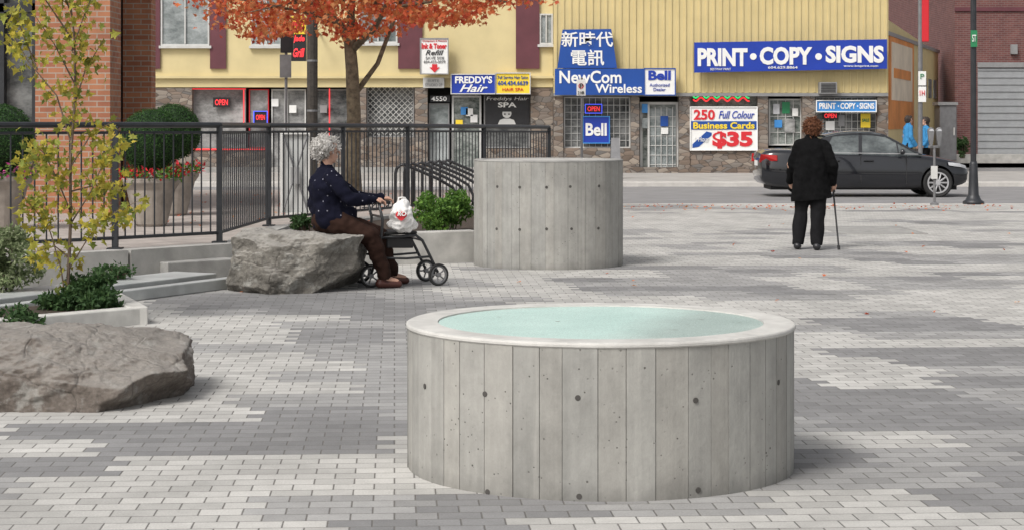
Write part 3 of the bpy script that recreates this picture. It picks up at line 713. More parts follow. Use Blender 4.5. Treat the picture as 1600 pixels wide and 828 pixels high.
# ------------------------------------------------------------ standing figures
def stand(loc,rot,sc,label,cat_mats,armL,armR,feet,hem,wide=1.,bulk=1.,vox=.013,hairlong=0,curl=None,ht=(0,0)):
    mj,mt,mh,ms=cat_mats; T=thing('person',label,'person',loc); Mx=Matrix.Translation(V(loc))@Matrix.Rotation(rot,4,'Z')@Matrix.Scale(sc,4)
    tr=lambda p:Mx@V(p)
    dr=lambda p:(Mx.to_3x3()@V(p)).normalized()
    lt=dr((1,0,0)); f=dr((0,1,0))
    bl=[]; hd=tr((ht[0],.03+ht[1],1.475)); headb(bl,hd,f)
    bl+=[(tr((0,0,1.30)),tr((ht[0]*.7,.015+ht[1]*.7,1.42)),.055,.05),(tr((0,0,.85)),tr((0,0,1.1)),.12,.11,dict(flat=1.35,axis=lt)),(tr((0,0,1.1)),tr((0,0,1.27)),.11,.08,dict(flat=1.6,axis=lt))]
    jl=[(tr((0,0,1.24)),tr((0,0,1.0)),.115*bulk,.14*bulk,dict(flat=1.45*wide,axis=lt)),(tr((0,0,1.0)),tr((0,0,hem)),.14*bulk,.16*bulk,dict(flat=1.42*wide,axis=lt)),
        (tr((-.14,0,1.28)),tr((.14,0,1.295)),.068,.066),(tr((0,0,1.29)),tr((0,.01,1.36)),.085,.062)]
    for s,(e,w,hdir) in ((-1,armL),(1,armR)):
        a=(s*.165*wide,0,1.275+.008*s); bl+=[(tr(a),tr(e),.045,.038),(tr(e),tr(w),.038,.026)]; hand(bl,tr(w),dr(hdir),dr((-s*.6,.7,0)),s)
        jl+=[(tr(a),tr(e),.07*bulk,.06*bulk),(tr(e),tr(w),.06*bulk,.047)]
    tl=[(tr((0,0,.9)),tr((0,0,.8)),.14,.13,dict(flat=1.35,axis=lt))]
    for s,(fx,fy,fz) in zip((-1,1),feet):
        a=tr((s*.09,0,.82)); k=tr((s*.09*.5+fx*.5,fy*.5+.03,.46)); n=tr((fx,fy,.09+fz))
        bl+=[(a,k,.08,.055),(k,n,.052,.036),(n,n+f*.1-V((0,0,.04)),.035,.028)]; tl+=[(a,k,.108*bulk,.085),(k,n,.085,.075)]
        q=V((n.x,n.y,loc[2]+.045+fz)); z=V((0,0,1))
        flesh('shoe',[(q-f*.05,q+f*.13-z*.006,.045,.036,dict(flat=1.1,axis=lt)),(q-f*.03+z*.02,q+z*.04,.042,.038)],ms,T,.009,2,None,[(V((0,0,loc[2]+.004)),V((0,0,-1)))])
    flesh('body',bl,m_skin,T,.009,2); eyes(hd,f,T)
    hm=tr((0,0,hem)); flesh('jacket',jl,mj,T,vox,3,[(.045,(5,5,2.2)),(.012,14)],[(hm,V((.10,0,-1)))])
    flesh('trousers',tl,mt,T,vox,2,[(.026,(10,10,5))],[(tr((0,0,.06)),V((0,0,-1)))])
    u=V((0,0,1)); hb=hd+u*.035-f*.02
    hr=flesh('hair',[(hb-f*.02,hb+f*.03+u*.015,.100,.086),(hb-f*.035-u*.055,hb-f*.035,.075,.09)]+([(hb-f*.05-u*.2,hb-f*.03,.06,.08)] if hairlong else [])+[(hb+lt*s*.06-u*.03,hb+lt*s*.05,.045,.05) for s in(-1,1)],mh,T,.008,1,[(.018,26),(.008,60)])
    if curl: strands(hr,curl,900,.04)
    return T
LC=(X(1268,23.3),23.3,0)
stand(LC,R(-12),.985,'person in long black jacket and black trousers walking away with a cane',(m_jblk,m_tblk,m_haira,m_black),
  ((-.265,.02,1.04),(-.27,.18,.83),(.1,.5,-1)),((.265,-.06,1.04),(.275,.06,.80),(-.15,.5,-.9)),((-.165,-.06,0),(.075,-.16,0)),.61,1.02,1.05,curl=m_curla,ht=(.012,.02))
cx=LC[0]
T=thing('walking_cane','thin black walking cane in the right hand of the standing person','cane',(cx+.30,23.25,0))
hz=.70; hw=V((cx+.275,23.36,hz))
MB().tube([(cx+.315,23.2,0.01),(cx+.278,23.38,hz)],.011,8).build('shaft',m_black,T)
MB().tube([hw+V((0,-.07,.0)),hw+V((0,0,.02)),hw+V((0,.07,.008))],.014,8).build('handle',m_black,T)
MB().tube([(cx+.3155,23.197,0.0),(cx+.313,23.21,.05)],.017,8).build('rubber_foot',m_rub,T)
T=stand((X(1419,54.5),54.5,0),R(-80),1.07,'distant pedestrian in blue jacket on the far pavement, left one of two',(m_jblue,m_tblk,m_hairb,m_black),
  ((-.24,-.03,1.03),(-.22,.12,.82),(0,.4,-1)),((.24,-.03,1.03),(.22,.12,.82),(0,.4,-1)),((-.1,.18,0),(.1,-.18,0)),.75,1.,1.,.02)
T=stand((X(1447,56.),56.,0),R(90),1.05,'distant pedestrian in blue jacket beside the street poles, right one of two',(m_jblue,m_jblk,m_hairb,m_black),
  ((-.24,-.03,1.03),(-.22,.12,.82),(0,.4,-1)),((.24,-.03,1.03),(.22,.12,.82),(0,.4,-1)),((-.1,.15,0),(.1,-.15,0)),.75,1.,1.,.02,1)
# ------------------------------------------------------------ car
YC=43.; cx0=X(1189,YC-.85); cz=-.12
T=thing('parked_car','black four door sedan on the road behind the standing person','car',(cx0+2.3,YC,cz))
def cp(x,y,z): return V((cx0+x,YC+y,cz+z))
st=[(0,.44,.84,.62),(.03,.36,.95,.74),(.12,.28,1.02,.82),(.28,.24,1.04,.865),(.6,.21,1.04,.895),(1.0,.2,1.02,.905),(1.6,.19,.985,.91),(2.4,.19,.965,.91),(3.1,.19,.95,.905),(3.45,.2,.935,.90),(3.75,.21,.90,.89),(4.05,.22,.845,.87),(4.3,.24,.785,.83),(4.46,.28,.72,.775),(4.56,.33,.66,.70),(4.61,.41,.60,.58)]
bm=bmesh.new(); rings=[]
for x,zb,zt,w in st:
    hh=zt-zb; sec=[(.0,zb),(.86,zb),(.955,zb+.05),(.985,zb+hh*.18),(1.,zb+hh*.42),(.992,zb+hh*.64),(.975,zb+hh*.70),(.965,zt-hh*.13),(.925,zt-hh*.06),(.85,zt-hh*.015),(.70,zt+.005),(.35,zt+.022),(0,zt+.028)]
    pts=[(-a*w,z) for a,z in sec]+[(a*w,z) for a,z in sec[1:-1][::-1]]
    rings.append([bm.verts.new(cp(x,y,z)) for y,z in pts])
n=len(rings[0])
for i in range(len(rings)-1):
    for k in range(n): bm.faces.new([rings[i][k],rings[i][(k+1)%n],rings[i+1][(k+1)%n],rings[i+1][k]])
bm.faces.new(rings[0][::-1]); bm.faces.new(rings[-1]); bmesh.ops.recalc_face_normals(bm,faces=bm.faces)
me=bpy.data.meshes.new('t'); bm.to_mesh(me); bm.free(); tmp=bpy.data.objects.new('t',me); COL.objects.link(tmp)
WX=(1.08,3.88); cut=[]
for x in WX:
    c=MB().lathe(cp(x,0,.33),[(.37,-1.2),(.37,1.2)],36,ax=(0,1,0)).build('cut',m_black); cut.append(c)
    bo=tmp.modifiers.new('b','BOOLEAN'); bo.operation='DIFFERENCE'; bo.object=c; bo.solver='EXACT'
dg=bpy.context.evaluated_depsgraph_get(); me=bpy.data.meshes.new_from_object(tmp.evaluated_get(dg))
for o_ in cut+[tmp]: bpy.data.objects.remove(o_)
me.name='body'; me.materials.clear()
body=link('body',me,m_car,T)
body.data.polygons.foreach_set('use_smooth',[True]*len(body.data.polygons))
try: body.data.set_sharp_from_angle(angle=R(30))
except Exception: pass
MB().box(cx0+.25,cx0+4.35,YC-.62,YC+.62,cz+.16,cz+.6).build('underbody',m_rub,T)
prof=[(.70,1.04),(.9,1.10),(1.15,1.215),(1.45,1.33),(1.75,1.40),(2.1,1.43),(2.45,1.42),(2.72,1.375),(3.0,1.245),(3.3,1.075),(3.54,.93)]
def gw(z): return .845-max(0,(z-.93))*.50
def gh(sc,top):
    mb=MB(); A=[];B=[];C=[];D=[]
    for x,z in prof:
        w=gw(z); A.append(mb.bm.verts.new(cp(x,-w,z+top))); B.append(mb.bm.verts.new(cp(x,w,z+top))); C.append(mb.bm.verts.new(cp(x,-gw(.9),.9))); D.append(mb.bm.verts.new(cp(x,gw(.9),.9)))
    for i in range(len(A)-1):
        mb.face([A[i],A[i+1],B[i+1],B[i]]); mb.face([A[i],C[i],C[i+1],A[i+1]]); mb.face([B[i],D[i],D[i+1],B[i+1]])
    return mb
gh(1,0).build('window_glass',m_cglass,T)
rp=prof[3:8]; mb=MB(); A=[[mb.bm.verts.new(cp(x,y*(gw(z)+.008),z+(.03 if abs(y)<.9 else -.025 if abs(y)>1 else .012))) for y in (-1.02,-.93,-.5,0,.5,.93,1.02)] for x,z in rp]
for i in range(len(A)-1):
    for k in range(6): mb.face([A[i][k],A[i+1][k],A[i+1][k+1],A[i][k+1]])
mb.build('roof',m_car,T,smooth=True)
for s in (-1,1):
    def sp_(x,z,e=.012): return cp(x,s*(gw(z)+e),z)
    mb=MB()
    def strip(a,b,wd):
        q0,q1=sp_(*a),sp_(*b); mb.prism([q0-V((wd,0,0)),q0+V((wd,0,0)),q1+V((wd,0,0)),q1-V((wd,0,0))],(0,-s*.02,0))
    strip((3.50,.94),(2.70,1.385),.04); strip((2.18,.95),(2.22,1.40),.035); strip((3.02,.95),(3.0,1.2),.012)
    mb.prism([sp_(.72,1.0),sp_(1.38,.98),sp_(1.60,1.34),sp_(1.42,1.32),sp_(1.15,1.21),sp_(.9,1.10)],(0,-s*.02,0))
    mb.prism([sp_(1.42,1.315),sp_(1.75,1.385),sp_(2.1,1.415),sp_(2.45,1.405),sp_(2.74,1.36),sp_(2.74,1.33),sp_(2.45,1.37),sp_(2.1,1.38),sp_(1.7,1.35)],(0,-s*.02,0))
    mb.build('window_pillars',m_car,T)
    MB().prism([cp(.8,s*.862,.985),cp(3.45,s*.862,.94),cp(3.45,s*.862,.955),cp(.8,s*.862,1.0)],(0,s*.004,0)).build('belt_trim',m_alloy,T)
    for xa in (1.45,2.18,3.18): MB().prism([cp(xa,s*.908,.30),cp(xa+.012,s*.908,.30),cp(xa+.012,s*.885,.93),cp(xa,s*.885,.93)],(0,s*.006,0)).build('door_seam',m_dark,T)
    for xa in (1.62,2.36): MB().box(cx0+xa-.11,cx0+xa+.11,YC+s*.905-.02,YC+s*.905+.02,cz+.79,cz+.82).build('door_handle',m_car,T,bevel=.008)
    flesh('side_mirror',[(cp(3.08,s*.93,.99),cp(3.08,s*1.01,1.),.055,.06)],m_car,T,.012,2)
    mb=MB().prism([cp(4.12,s*.868,.70),cp(4.40,s*.80,.66),cp(4.54,s*.68,.62),cp(4.53,s*.68,.69),cp(4.36,s*.81,.745),cp(4.10,s*.862,.77)],(0.0,s*.02,0)); mb.build('headlight',m_lamp,T)
    MB().prism([cp(-.005,s*.66,.76),cp(.36,s*.885,.80),cp(.36,s*.875,.92),cp(.02,s*.76,.94)],(-.015,s*.015,0)).build('tail_light',m_tail,T)
    for x in WX:
        c=cp(x,s*.79,.32); r=.32
        w=MB().lathe(c,[(r-.09,-.1),(r-.03,-.115),(r,-.09),(r,.09),(r-.03,.115),(r-.09,.1)],36,True,ax=(0,1,0)).build('wheel',m_rub,T)
        mb=MB(); mb.lathe(c+V((0,s*.09,0)),[(r-.115,-.02),(r-.085,-.02),(r-.085,.02),(r-.115,.015)],36,True,ax=(0,1,0)); mb.lathe(c+V((0,s*.09,0)),[(.055,-.03),(.05,.015)],14,ax=(0,1,0))
        for k in range(10):
            an=2*pi*k/10; d=V((math.cos(an),0,math.sin(an))); mb.tube([c+V((0,s*.095,0))+d*.04,c+V((0,s*.095,0))+d*(r-.10)],.018,5)
        mb.build('rim',m_alloy,w)
        MB().lathe(c+V((0,s*.03,0)),[(r-.1,-.01),(r-.1,.01)],24,ax=(0,1,0)).build('brake_disc',m_dark,w)
MB().box(cx0-.004,cx0+.03,YC-.26,YC+.26,cz+.68,cz+.80).build('number_plate',m_white,T)
mb=MB()
for s in(-1,1): mb.box(cx0+4.56,cx0+4.62,YC+s*.16-.13,YC+s*.16+.13,cz+.50,cz+.63)
mb.build('front_grille',m_alloy,T,bevel=.02)
# ------------------------------------------------------------ street furniture
def pole(name,label,cat,px,Y,z0,py,r,mat=m_greym,parts=None,group=None):
    T=thing(name,label,cat,(X(px,Y),Y,z0),group); MB().tube([(X(px,Y),Y,z0),(X(px,Y),Y,Z(py,Y))],r,10).build('pole',mat,T); return T
Y=35.9
T=pole('street_lamp','tall black street lamp post standing at the kerb on the right','street lamp',1521,Y,0,-120,.055,m_rail)
b=(X(1521,Y),Y,0); MB().lathe(b,[(.20,0),(.20,.05),(.15,.08),(.10,.18),(.085,.5),(.075,.75),(.06,.8)],16).build('base',m_rail,T,smooth=True)
MB().lathe((b[0],Y,Z(-120,Y)),[(.06,0),(.2,.1),(.22,.4),(.1,.5)],14).build('lantern',m_white,T)
MB().pb(1517,1527,48,74,Y-.08,.02).build('street_name_plate',m_green,T); txt('ST',1519,1525,55,66,Y-.082,m_white,T)
T=pole('parking_meter','grey twin headed parking meter on post at the kerb','parking meter',1460,35.6,0,232,.024)
Y=35.6; MB().lathe((X(1460,Y),Y,0),[(.08,0),(.08,.03),(.035,.05)],12).build('base',m_greym,T)
MB().pb(1451,1470,228,232,Y-.03,.06).build('yoke',m_greym,T,bevel=.01)
for px in (1454.5,1467):
    c=P(px,209,Y); h=MB().prism([(c.x+.06*math.cos(a),Y-.05,c.z+.04+.07*math.sin(a)) for a in [pi*k/10 for k in range(11)]]+[(c.x-.045,Y-.05,c.z-.10),(c.x-.02,Y-.05,c.z-.25),(c.x+.02,Y-.05,c.z-.25),(c.x+.045,Y-.05,c.z-.10)],(0,.10,0)).build('meter_head',m_greym,T,bevel=.01)
    MB().prism([(c.x+.042*math.cos(a),Y-.058,c.z+.04+.045*math.sin(a)) for a in [pi*k/8 for k in range(9)]],(0,.006,0)).build('display_window',m_lamp,h)
MB().pb(1455,1465,260,280,Y-.05,.03).build('notice_plate',m_frame,T)
Y=35.8
T=pole('parking_sign','white parking sign on grey pole behind the tall concrete drum','parking sign',909,Y,0,122,.022)
MB().pb(901,915,125,150,Y-.05,.015).build('panel',m_white,T); MB().lathe(P(908,135,Y-.055),[(.035,-.003),(.05,-.003),(.05,.003),(.035,.003)],16,True,ax=(0,1,0)).build('red_ring',m_red,T); txt('P',906,911,131,139,Y-.052,m_black,T); txt('2 HR',903,913,143,148,Y-.052,m_black,T)
Y=49.6
T=pole('sign_pole','grey street pole with white parking notice and red banner','sign pole',1438,Y,0,-30,.06)
MB().pb(1435,1447,112,134,Y-.09,.02).build('parking_notice',m_white,T); MB().pb(1435,1447,136,160,Y-.09,.02).build('lower_notice',m_white,T); txt('P',1438,1444,116,124,Y-.092,m_green,T); txt('1H',1437,1445,142,150,Y-.092,m_red,T)
MB().pb(1439,1452,-10,66,Y-.05,.05).build('banner',m_red,T,bevel=.05)
Y=50.
T=pole('utility_pole','dark wooden utility pole in front of the yellow building','utility pole',488,Y,0,-60,.14,m_dwood)
for zz in (1.8,3.1): MB().lathe((X(488,Y),Y,zz),[(.145,0),(.145,.05)],12).build('metal_band',m_greym,T)
T=pole('street_sign','grey pole with dark sign box and grey sign plate near the tree','street sign',447,36.,0,50,.028,m_greym); Y=36.
MB().pb(438,458,45,83,Y-.06,.12).build('sign_box',m_black,T,bevel=.01); MB().pb(437,455,86,122,Y-.05,.02).build('sign_plate',m_greym,T)
# bike racks
for k in range(6):
    Y=26.9+k*.55; x0=X(668+k*13,Y); z0=PZ; T=thing('bike_rack','black bent tube bicycle rack hoop behind the railing','bike rack',(x0,Y,z0),'bicycle rack hoops on the patio')
    mb=MB(); pts=[V((x0-.45,Y,z0)),V((x0-.45,Y+.02,z0+.45))]+[V((x0-.33-.12*math.cos(a),Y+.02,z0+.5+.13*math.sin(a))) for a in [pi*j/6 for j in range(0,4)]]+[V((x0+.15,Y+.1,z0+.42)),V((x0+.35,Y+.12,z0+.3)),V((x0+.42,Y+.12,z0+.15)),V((x0+.42,Y+.12,z0))]
    mb.tube(pts,.022,8); mb.build('hoop',m_black,T,smooth=True); MB().box(x0-.5,x0-.4,Y-.05,Y+.05,z0,z0+.012).build('foot_plate',m_black,T); MB().box(x0+.37,x0+.47,Y+.07,Y+.17,z0,z0+.012).build('foot_plate',m_black,T)
# frame board
Y=25.4
T=thing('sign_stand','pale framed stand with crossed braces behind the railing','sign stand',(X(462,Y),Y,PZ))
MB().frame(438,484,207,336,Y,3.5,.04).build('frame',m_frame,T)
mb=MB(); mb.tube([P(442,210,Y+.0),P(481,332,Y+.0)],.012,5); mb.tube([P(481,210,Y-.02),P(442,332,Y-.02)],.012,5); mb.build('cross_brace',m_greym,T)
MB().pb(441.6,480.4,210.6,332.4,Y+.05,.01).build('back_panel',M('pale_panel',(.46,.47,.46),.4,.12,2),T)
MB().pb(454,468,262,288,Y-.03,.02).build('centre_plate',m_gframe,T)
# A frame far
Y=52.
T=thing('sandwich_board','small grey sandwich board on far pavement beside the shop window','sandwich board',(X(960,Y),Y,0))
a,b,c,d=P(955,216,Y),P(968,216,Y),P(970,0,Y),P(953,0,Y); c.z=d.z=.02
MB().prism([a,b,c+V((0,-.3,0)),d+V((0,-.3,0))],(0,.03,0)).build('front_panel',m_greym,T); MB().prism([a,b,c+V((0,.4,0)),d+V((0,.4,0))],(0,.03,0)).build('rear_panel',m_greym,T)
# ------------------------------------------------------------ signs helper
def sign(name,label,r,Y,mat,texts,cat='sign',th=.12,group=None,poly=None,frame=None):
    a,b,c,d=r; T=thing(name,label,cat,(X((a+b)/2,Y),Y,Z(d,Y)),group)
    if poly: MB().prism([P(x,y,Y) for x,y in poly],(0,th,0)).build('panel',mat,T)
    else: MB().pb(a,b,c,d,Y,th).build('panel',mat,T)
    if frame: MB().frame(a-1,b+1,c-1,d+1,Y-.03,1.6,.04).build('frame',frame,T)
    for e in texts: txt(e[0],*e[1:5],Y-.004,e[5],T,e[6] if len(e)>6 else 0,e[7] if len(e)>7 else 0)
    return T
def gridbars(mb,a,b,c,d,Y,sx,sy,w=.9):
    x=a+sx
    while x<b-1: mb.pb(x-w/2,x+w/2,c,d,Y,.02); x+=sx
    y=c+sy
    while y<d-1: mb.pb(a,b,y-w/2,y+w/2,Y+.021,.02); y+=sy
def diag(mb,a,b,c,d,Y,st,w=.012):
    k=-(d-c)
    while k<(b-a):
        for sg in (0,1):
            t0=max(0,-k);t1=min(d-c,(b-a)-k)
            if t1>t0:
                p=[(a+k+t0,c+t0),(a+k+t1,c+t1)]
                if sg: p=[(a+b-x,y) for x,y in p]
                mb.tube([P(*p[0],Y+sg*.02),P(*p[1],Y+sg*.02)],w,4)
        k+=st
def win(T,a,b,c,d,Y,gm=m_win,fm=m_gframe,w=2,bars=None,name='window'):
    f=MB().frame(a,b,c,d,Y,w,.08).build(name,fm,T)
    MB().pb(a+w,b-w,c+w,d-w,Y+.05,.02).build('pane',gm,f)
    if bars:
        mb=MB()
        if bars[0]=='d': diag(mb,a+w,b-w,c+w,d-w,Y+.02,bars[1])
        else: gridbars(mb,a+w,b-w,c+w,d-w,Y+.002,*bars)
        mb.build('grille',m_frame,f)
    return f
def outline(s,a,b,c,d,Y,mat,name='border'):
    return MB().frame(a,b,c,d,Y,1.2,.03).build(name,mat,s)
# ------------------------------------------------------------ building A
Y=58.; T=thing('shop_building','two storey cream yellow shop row with maroon panels behind the tree','building',(X(550,Y),Y,0))
MB().box(X(-150,Y),X(864,Y),Y,Y+12,Z(137,Y),Z(-90,Y)).build('upper_wall',m_yelA,T)
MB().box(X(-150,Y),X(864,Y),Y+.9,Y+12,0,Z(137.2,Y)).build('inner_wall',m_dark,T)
MB().pb(236,866,119,123,Y-.12,.12).build('ledge',m_yelA,T)
for a,b in ((236,250),(328,353),(622,660),(806,843)): MB().pb(a,b,-90,108,Y-.08,.09).build('wall_panel',m_mar,T)
for a,b,c,d in ((251,327,-40,72),(392,440,-40,72),(560,621,-40,68),(843,864,22,70)):
    f=win(T,a,b,c,d,Y-.06,m_winu,m_frame,2.5); MB().pb((a+b)/2-1,(a+b)/2+1,c+3,d-3,Y-.07,.03).build('mullion',m_frame,f); MB().pb(a-3,b+3,d,d+4,Y-.14,.14).build('sill',m_frame,T)
for a,b in ((236,300),(648,668),(829,864),(558,572)): MB().pb(a,b,138,262,Y+.02,.5).build('stone_pillar',m_stone,T)
MB().pb(300,420,232,268,Y+.1,.4).build('stall_riser',m_stone,T); MB().pb(480,558,232,268,Y+.1,.4).build('stall_riser',m_stone,T); MB().pb(572,648,215,268,Y+.1,.4).build('stall_riser',m_stone,T)
MB().pb(236,866,262,271,Y-.02,.6).build('plinth',m_conc2,T)
win(T,302,384,140,232,Y+.3,m_winl,m_gframe,2); win(T,389,420,140,232,Y+.3,m_winl,m_red,1.5)
win(T,424,446,140,266,Y+.3,m_winl,m_frame,2,name='door'); win(T,448,478,140,266,Y+.3,m_winl,m_frame,2,name='door')
win(T,482,556,140,232,Y+.3,m_win,m_gframe,2); win(T,573,647,135,215,Y+.3,m_win,m_gframe,2,('d',9.))
win(T,670,702,162,262,Y+.3,m_winu,m_gframe,2); win(T,706,752,150,266,Y+.3,m_wing,m_frame,3,name='door'); win(T,756,828,150,232,Y+.3,m_win,m_gframe,2)
MB().pb(756,828,233,266,Y+.3,.3).build('stall_riser',m_stone,T)
for a,b,c,d in ((300,384,139,140.2),(300,420,233,235),(380,381.5,141,200),(514,515.5,139,232)): MB().pb(a,b,c,d,Y+.06,.03).build('red_light_strip',m_neonr,T)
MB().pb(672,703,150,160,Y+.15,.1).build('number_panel',m_black,T); txt('4550',674,698,151.5,158.5,Y+.13,m_white,T,.01,name='house_number')
for a,c,m in ((424,155,m_white),(452,165,m_white),(720,168,m_cyan),(735,180,m_white),(712,188,m_sgy),(728,170,m_white),(500,165,m_gframe)):
    MB().pb(a,a+11,c,c+12,Y+.27,.01).build('window_poster',m,T)
sign('open_sign','small red neon open sign in left storefront window',(333,359,153,168),Y+.2,m_black,[('OPEN',336,356,156,165,m_neonr,.01)],th=.05)
T2=sign('open_sign','blue bordered red neon sign near the red framed shop',(396,418,174,194),Y+.1,m_black,[('OPEN',400,414,180,188,m_neonr,.01)],th=.05); outline(T2,396,418,174,194,Y+.06,m_neonb)
T2=sign('toner_sign','tall white hanging sign for ink refills with red arrow on the maroon panel',(657,700,61,116),Y-.4,m_white,[('Computers & Printers',660,698,63.5,66.5,m_red),('Ink & Toner',659,698,68.5,77,m_red,.045),('Refill',665,693,79,87,m_black,.01,.3),('SAVE 50%',665,694,89,93.5,m_gframe,.01),('604-433-0079',662,696,95,99.5,m_gframe,.01)],frame=m_gframe)
MB().prism([P(x,y,Y-.42) for x,y in ((675,101),(683,101),(683,106),(687,106),(679,114),(671,106),(675,106))],(0,.01,0)).build('arrow',m_red,T2)
sign('small_sign','small beige sign left of the blue salon sign',(661,694,122,138),Y-.15,m_frame,[('SUITE',668,686,125,129,m_gframe),('STUDIO 2F',664,691,131,135.5,m_gframe)])
sign('salon_sign','blue salon sign with white lettering beside the yellow one',(705,774,117,147),Y-.25,m_blue2,[("FREDDY'S",711,769,119.5,131,m_white,.035),('Hair',718,762,132.5,144.5,m_white,.02,.4)],frame=m_frame)
sign('salon_sign','yellow salon sign with telephone number above the dark window',(775,828,115,147),Y-.25,m_sgy,[('Full Service Hair Salon',778,825,119,124,m_blue),('604.434.6639',778,825,127,134,m_blue,.02),('HAIR SPA',785,818,138,143,m_red)],frame=m_frame)
T2=sign('spa_window_sign','white spa lettering and pale head emblem on the dark salon window',(758,827,151,195),Y+.24,m_black,[("Freddys Hair",760,826,152,159,m_white,0,.2),('SPA',778,807,160.5,168.5,m_white,.03)],th=.02)
mb=MB(); mb.lathe(P(792,178,Y+.22),[(.14,-.004),(.14,.004)],16,ax=(0,1,0)); mb.prism([P(x,y,Y+.22) for x,y in ((778,195),(806,195),(803,188),(797,186),(787,186),(781,188))],(0,.008,0)); mb.build('emblem',m_frame,T2)
mb=MB(); mb.prism([P(792,178,Y+.21)+V((.15*math.cos(a),0,.16*math.sin(a))) for a in [R(20)+R(140)*k/8 for k in range(9)]],(0,.005,0)); mb.pb(787.5,790,178,180,Y+.205,.005); mb.pb(794,796.5,178,180,Y+.205,.005); mb.build('emblem_detail',m_black,T2)
T2=sign('neon_shop_sign','dark vertical shop sign with red and yellow neon lettering by utility pole',(455,478,28,96),52.,m_black,[('Jade',458,476,56,68,m_neonr,.03,.2),('Grill',458,476,76,90,m_neonr,.03,.3)],th=.2)
MB().pb(455,478,26,54,51.97,.02).build('yellow_panel',m_sgy,T2)
txt('PHO',458,475,34,46,51.965,m_red,T2,.04); MB().box(X(466,52.2),X(468,52.2),52.2,58,Z(40,52),Z(37,52)).build('bracket',m_greym,T2)
# ------------------------------------------------------------ building B
Y=57.6; T=thing('shop_building','yellow corrugated metal shop building with blue signs','building',(X(1126,Y),Y,0))
xa,xb=X(865,Y),X(1388,Y)
mb=MB(); mb.box(xa,xb,Y,Y+.4,Z(146,Y),Z(-90,Y)); x=xa+.06
while x<xb-.06: mb.box(x,x+.05,Y-.03,Y,Z(145,Y),Z(-90,Y)); x+=.215
mb.build('corrugated_siding',m_yel,T)
E=V((X(1466,74),74,0)); A0=V((xb,Y+.4,0))
mb=MB(); hA,hE=Z(28,Y),Z(84,74)
d_=(E-A0).normalized(); nn=V((d_.y,-d_.x,0))
mb.prism([A0,E,E+V((0,0,hE)),A0+V((0,0,hA))],-nn*.3); mb.build('side_wall',m_yel,T)
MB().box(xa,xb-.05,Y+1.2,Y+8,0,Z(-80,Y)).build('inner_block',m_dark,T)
def sw(name,f0,f1,z0,z1,mat,e=.03):
    a=A0.lerp(E,f0)+nn*e; b=A0.lerp(E,f1)+nn*e
    return MB().prism([a+V((0,0,z0)),b+V((0,0,z0)),b+V((0,0,z1)),a+V((0,0,z1))],-nn*(e+.01)).build(name,mat,T)
sw('wall_mural',.04,.46,1.3,4.2,m_org); sw('mural_panel',.07,.42,2.2,4.0,m_mural,.05); sw('mural_band',.1,.38,2.9,3.2,m_org,.07); sw('wall_base',.0,1.,0,.6,m_stone,.04)
for k in range(4): sw('window',.55+k*.11,.61+k*.11,2.4,3.1,m_winu,.03)
sw('roof_edge',0,1,hE-.0,hE+.12,m_gframe,.06)
MB().pb(865,1388,146,151,Y-.05,.5).build('fascia',m_gframe,T)
for a,b in ((865,880),(986,999),(1061,1078),(1184,1200),(1254,1274),(1371,1388)): MB().pb(a,b,151,262,Y+.02,.6).build('stone_pillar',m_stone,T)
for a,b in ((880,986),(1078,1184),(1200,1254),(1274,1371)): MB().pb(a,b,232,262,Y+.06,.5).build('stall_riser',m_stone,T)
MB().pb(865,1388,262,271.5,Y-.02,.8).build('plinth',m_stone,T)
win(T,881,985,152,232,Y+.3,m_win,m_frame,2,(9.5,11.,.8))
fd=win(T,1000,1060,160,266,Y+.3,m_wing,m_frame,4,name='door'); MB().pb(1015,1056,170,262,Y+.26,.03).build('door_leaf_glass',m_winu,fd); mb=MB(); gridbars(mb,1015,1056,168,262,Y+.22,9,15,1.1); mb.build('door_grille',m_frame,fd); MB().pb(1012,1015,164,264,Y+.2,.08).build('door_stile',m_frame,fd)
for a,c,w,h,m in ((1003,163,9,14,m_cyan),(1003,185,9,16,m_winu),(1032,182,12,16,m_blue),(1033,200,11,10,m_white)): MB().pb(a,a+w,c,c+h,Y+.19,.01).build('window_poster',m,T)
win(T,1078,1184,150,232,Y+.3,m_wing,m_gframe,2); win(T,1201,1253,155,228,Y+.3,m_wing,m_frame,2.5,(12.,25.,1.))
win(T,1275,1370,152,232,Y+.3,m_win,m_frame,2,(9.,12.,.8))
for a,c,w,h,m in ((1208,163,10,16,m_lamp),(1222,160,12,18,m_green),(1238,170,9,12,m_white),(1210,188,12,12,m_cyan),(1226,186,16,22,m_winl),(1290,190,14,14,m_white),(1310,180,10,18,m_gframe)): MB().pb(a,a+w,c,c+h,Y+.28,.01).build('window_poster',m,T)
sign('yellow_poster','yellow and green poster at the right end of print shop window',(1345,1360,178,200),Y+.2,m_sgy,[('SALE',1347,1358,186,191,m_green,.02)],'poster',.02)
a=MB().pb(1281,1308,129,147,Y-.35,.35).build('air_conditioner',m_gframe,org=(X(1295,Y),Y-.2,Z(147,Y))); tag(a,'boxy grey air conditioner on the yellow wall under the long blue sign','air conditioner')
mb=MB()
for k in range(6): mb.pb(1283,1306,131+k*2.5,132+k*2.5,Y-.37,.02)
g_=mb.build('louvre',m_dark,a)
YY=Y-.3
T2=sign('shop_sign','blue tapered sign with white Chinese characters above the phone shop',(870,964,47,107),YY,m_blue,[('新時代',877,958,50,74,m_white,.015),('電訊',892,944,78,103,m_white,.015)],poly=[(879,47),(955,46),(964,107),(871,107)])
T2=sign('shop_sign','blue phone shop sign with white lettering beside the white panel',(867,1006,108,149),YY-.05,m_blue,[('NewCom',874,971,111,131,m_white,.02),('Wireless',930,1003,132,146,m_white,.02)])
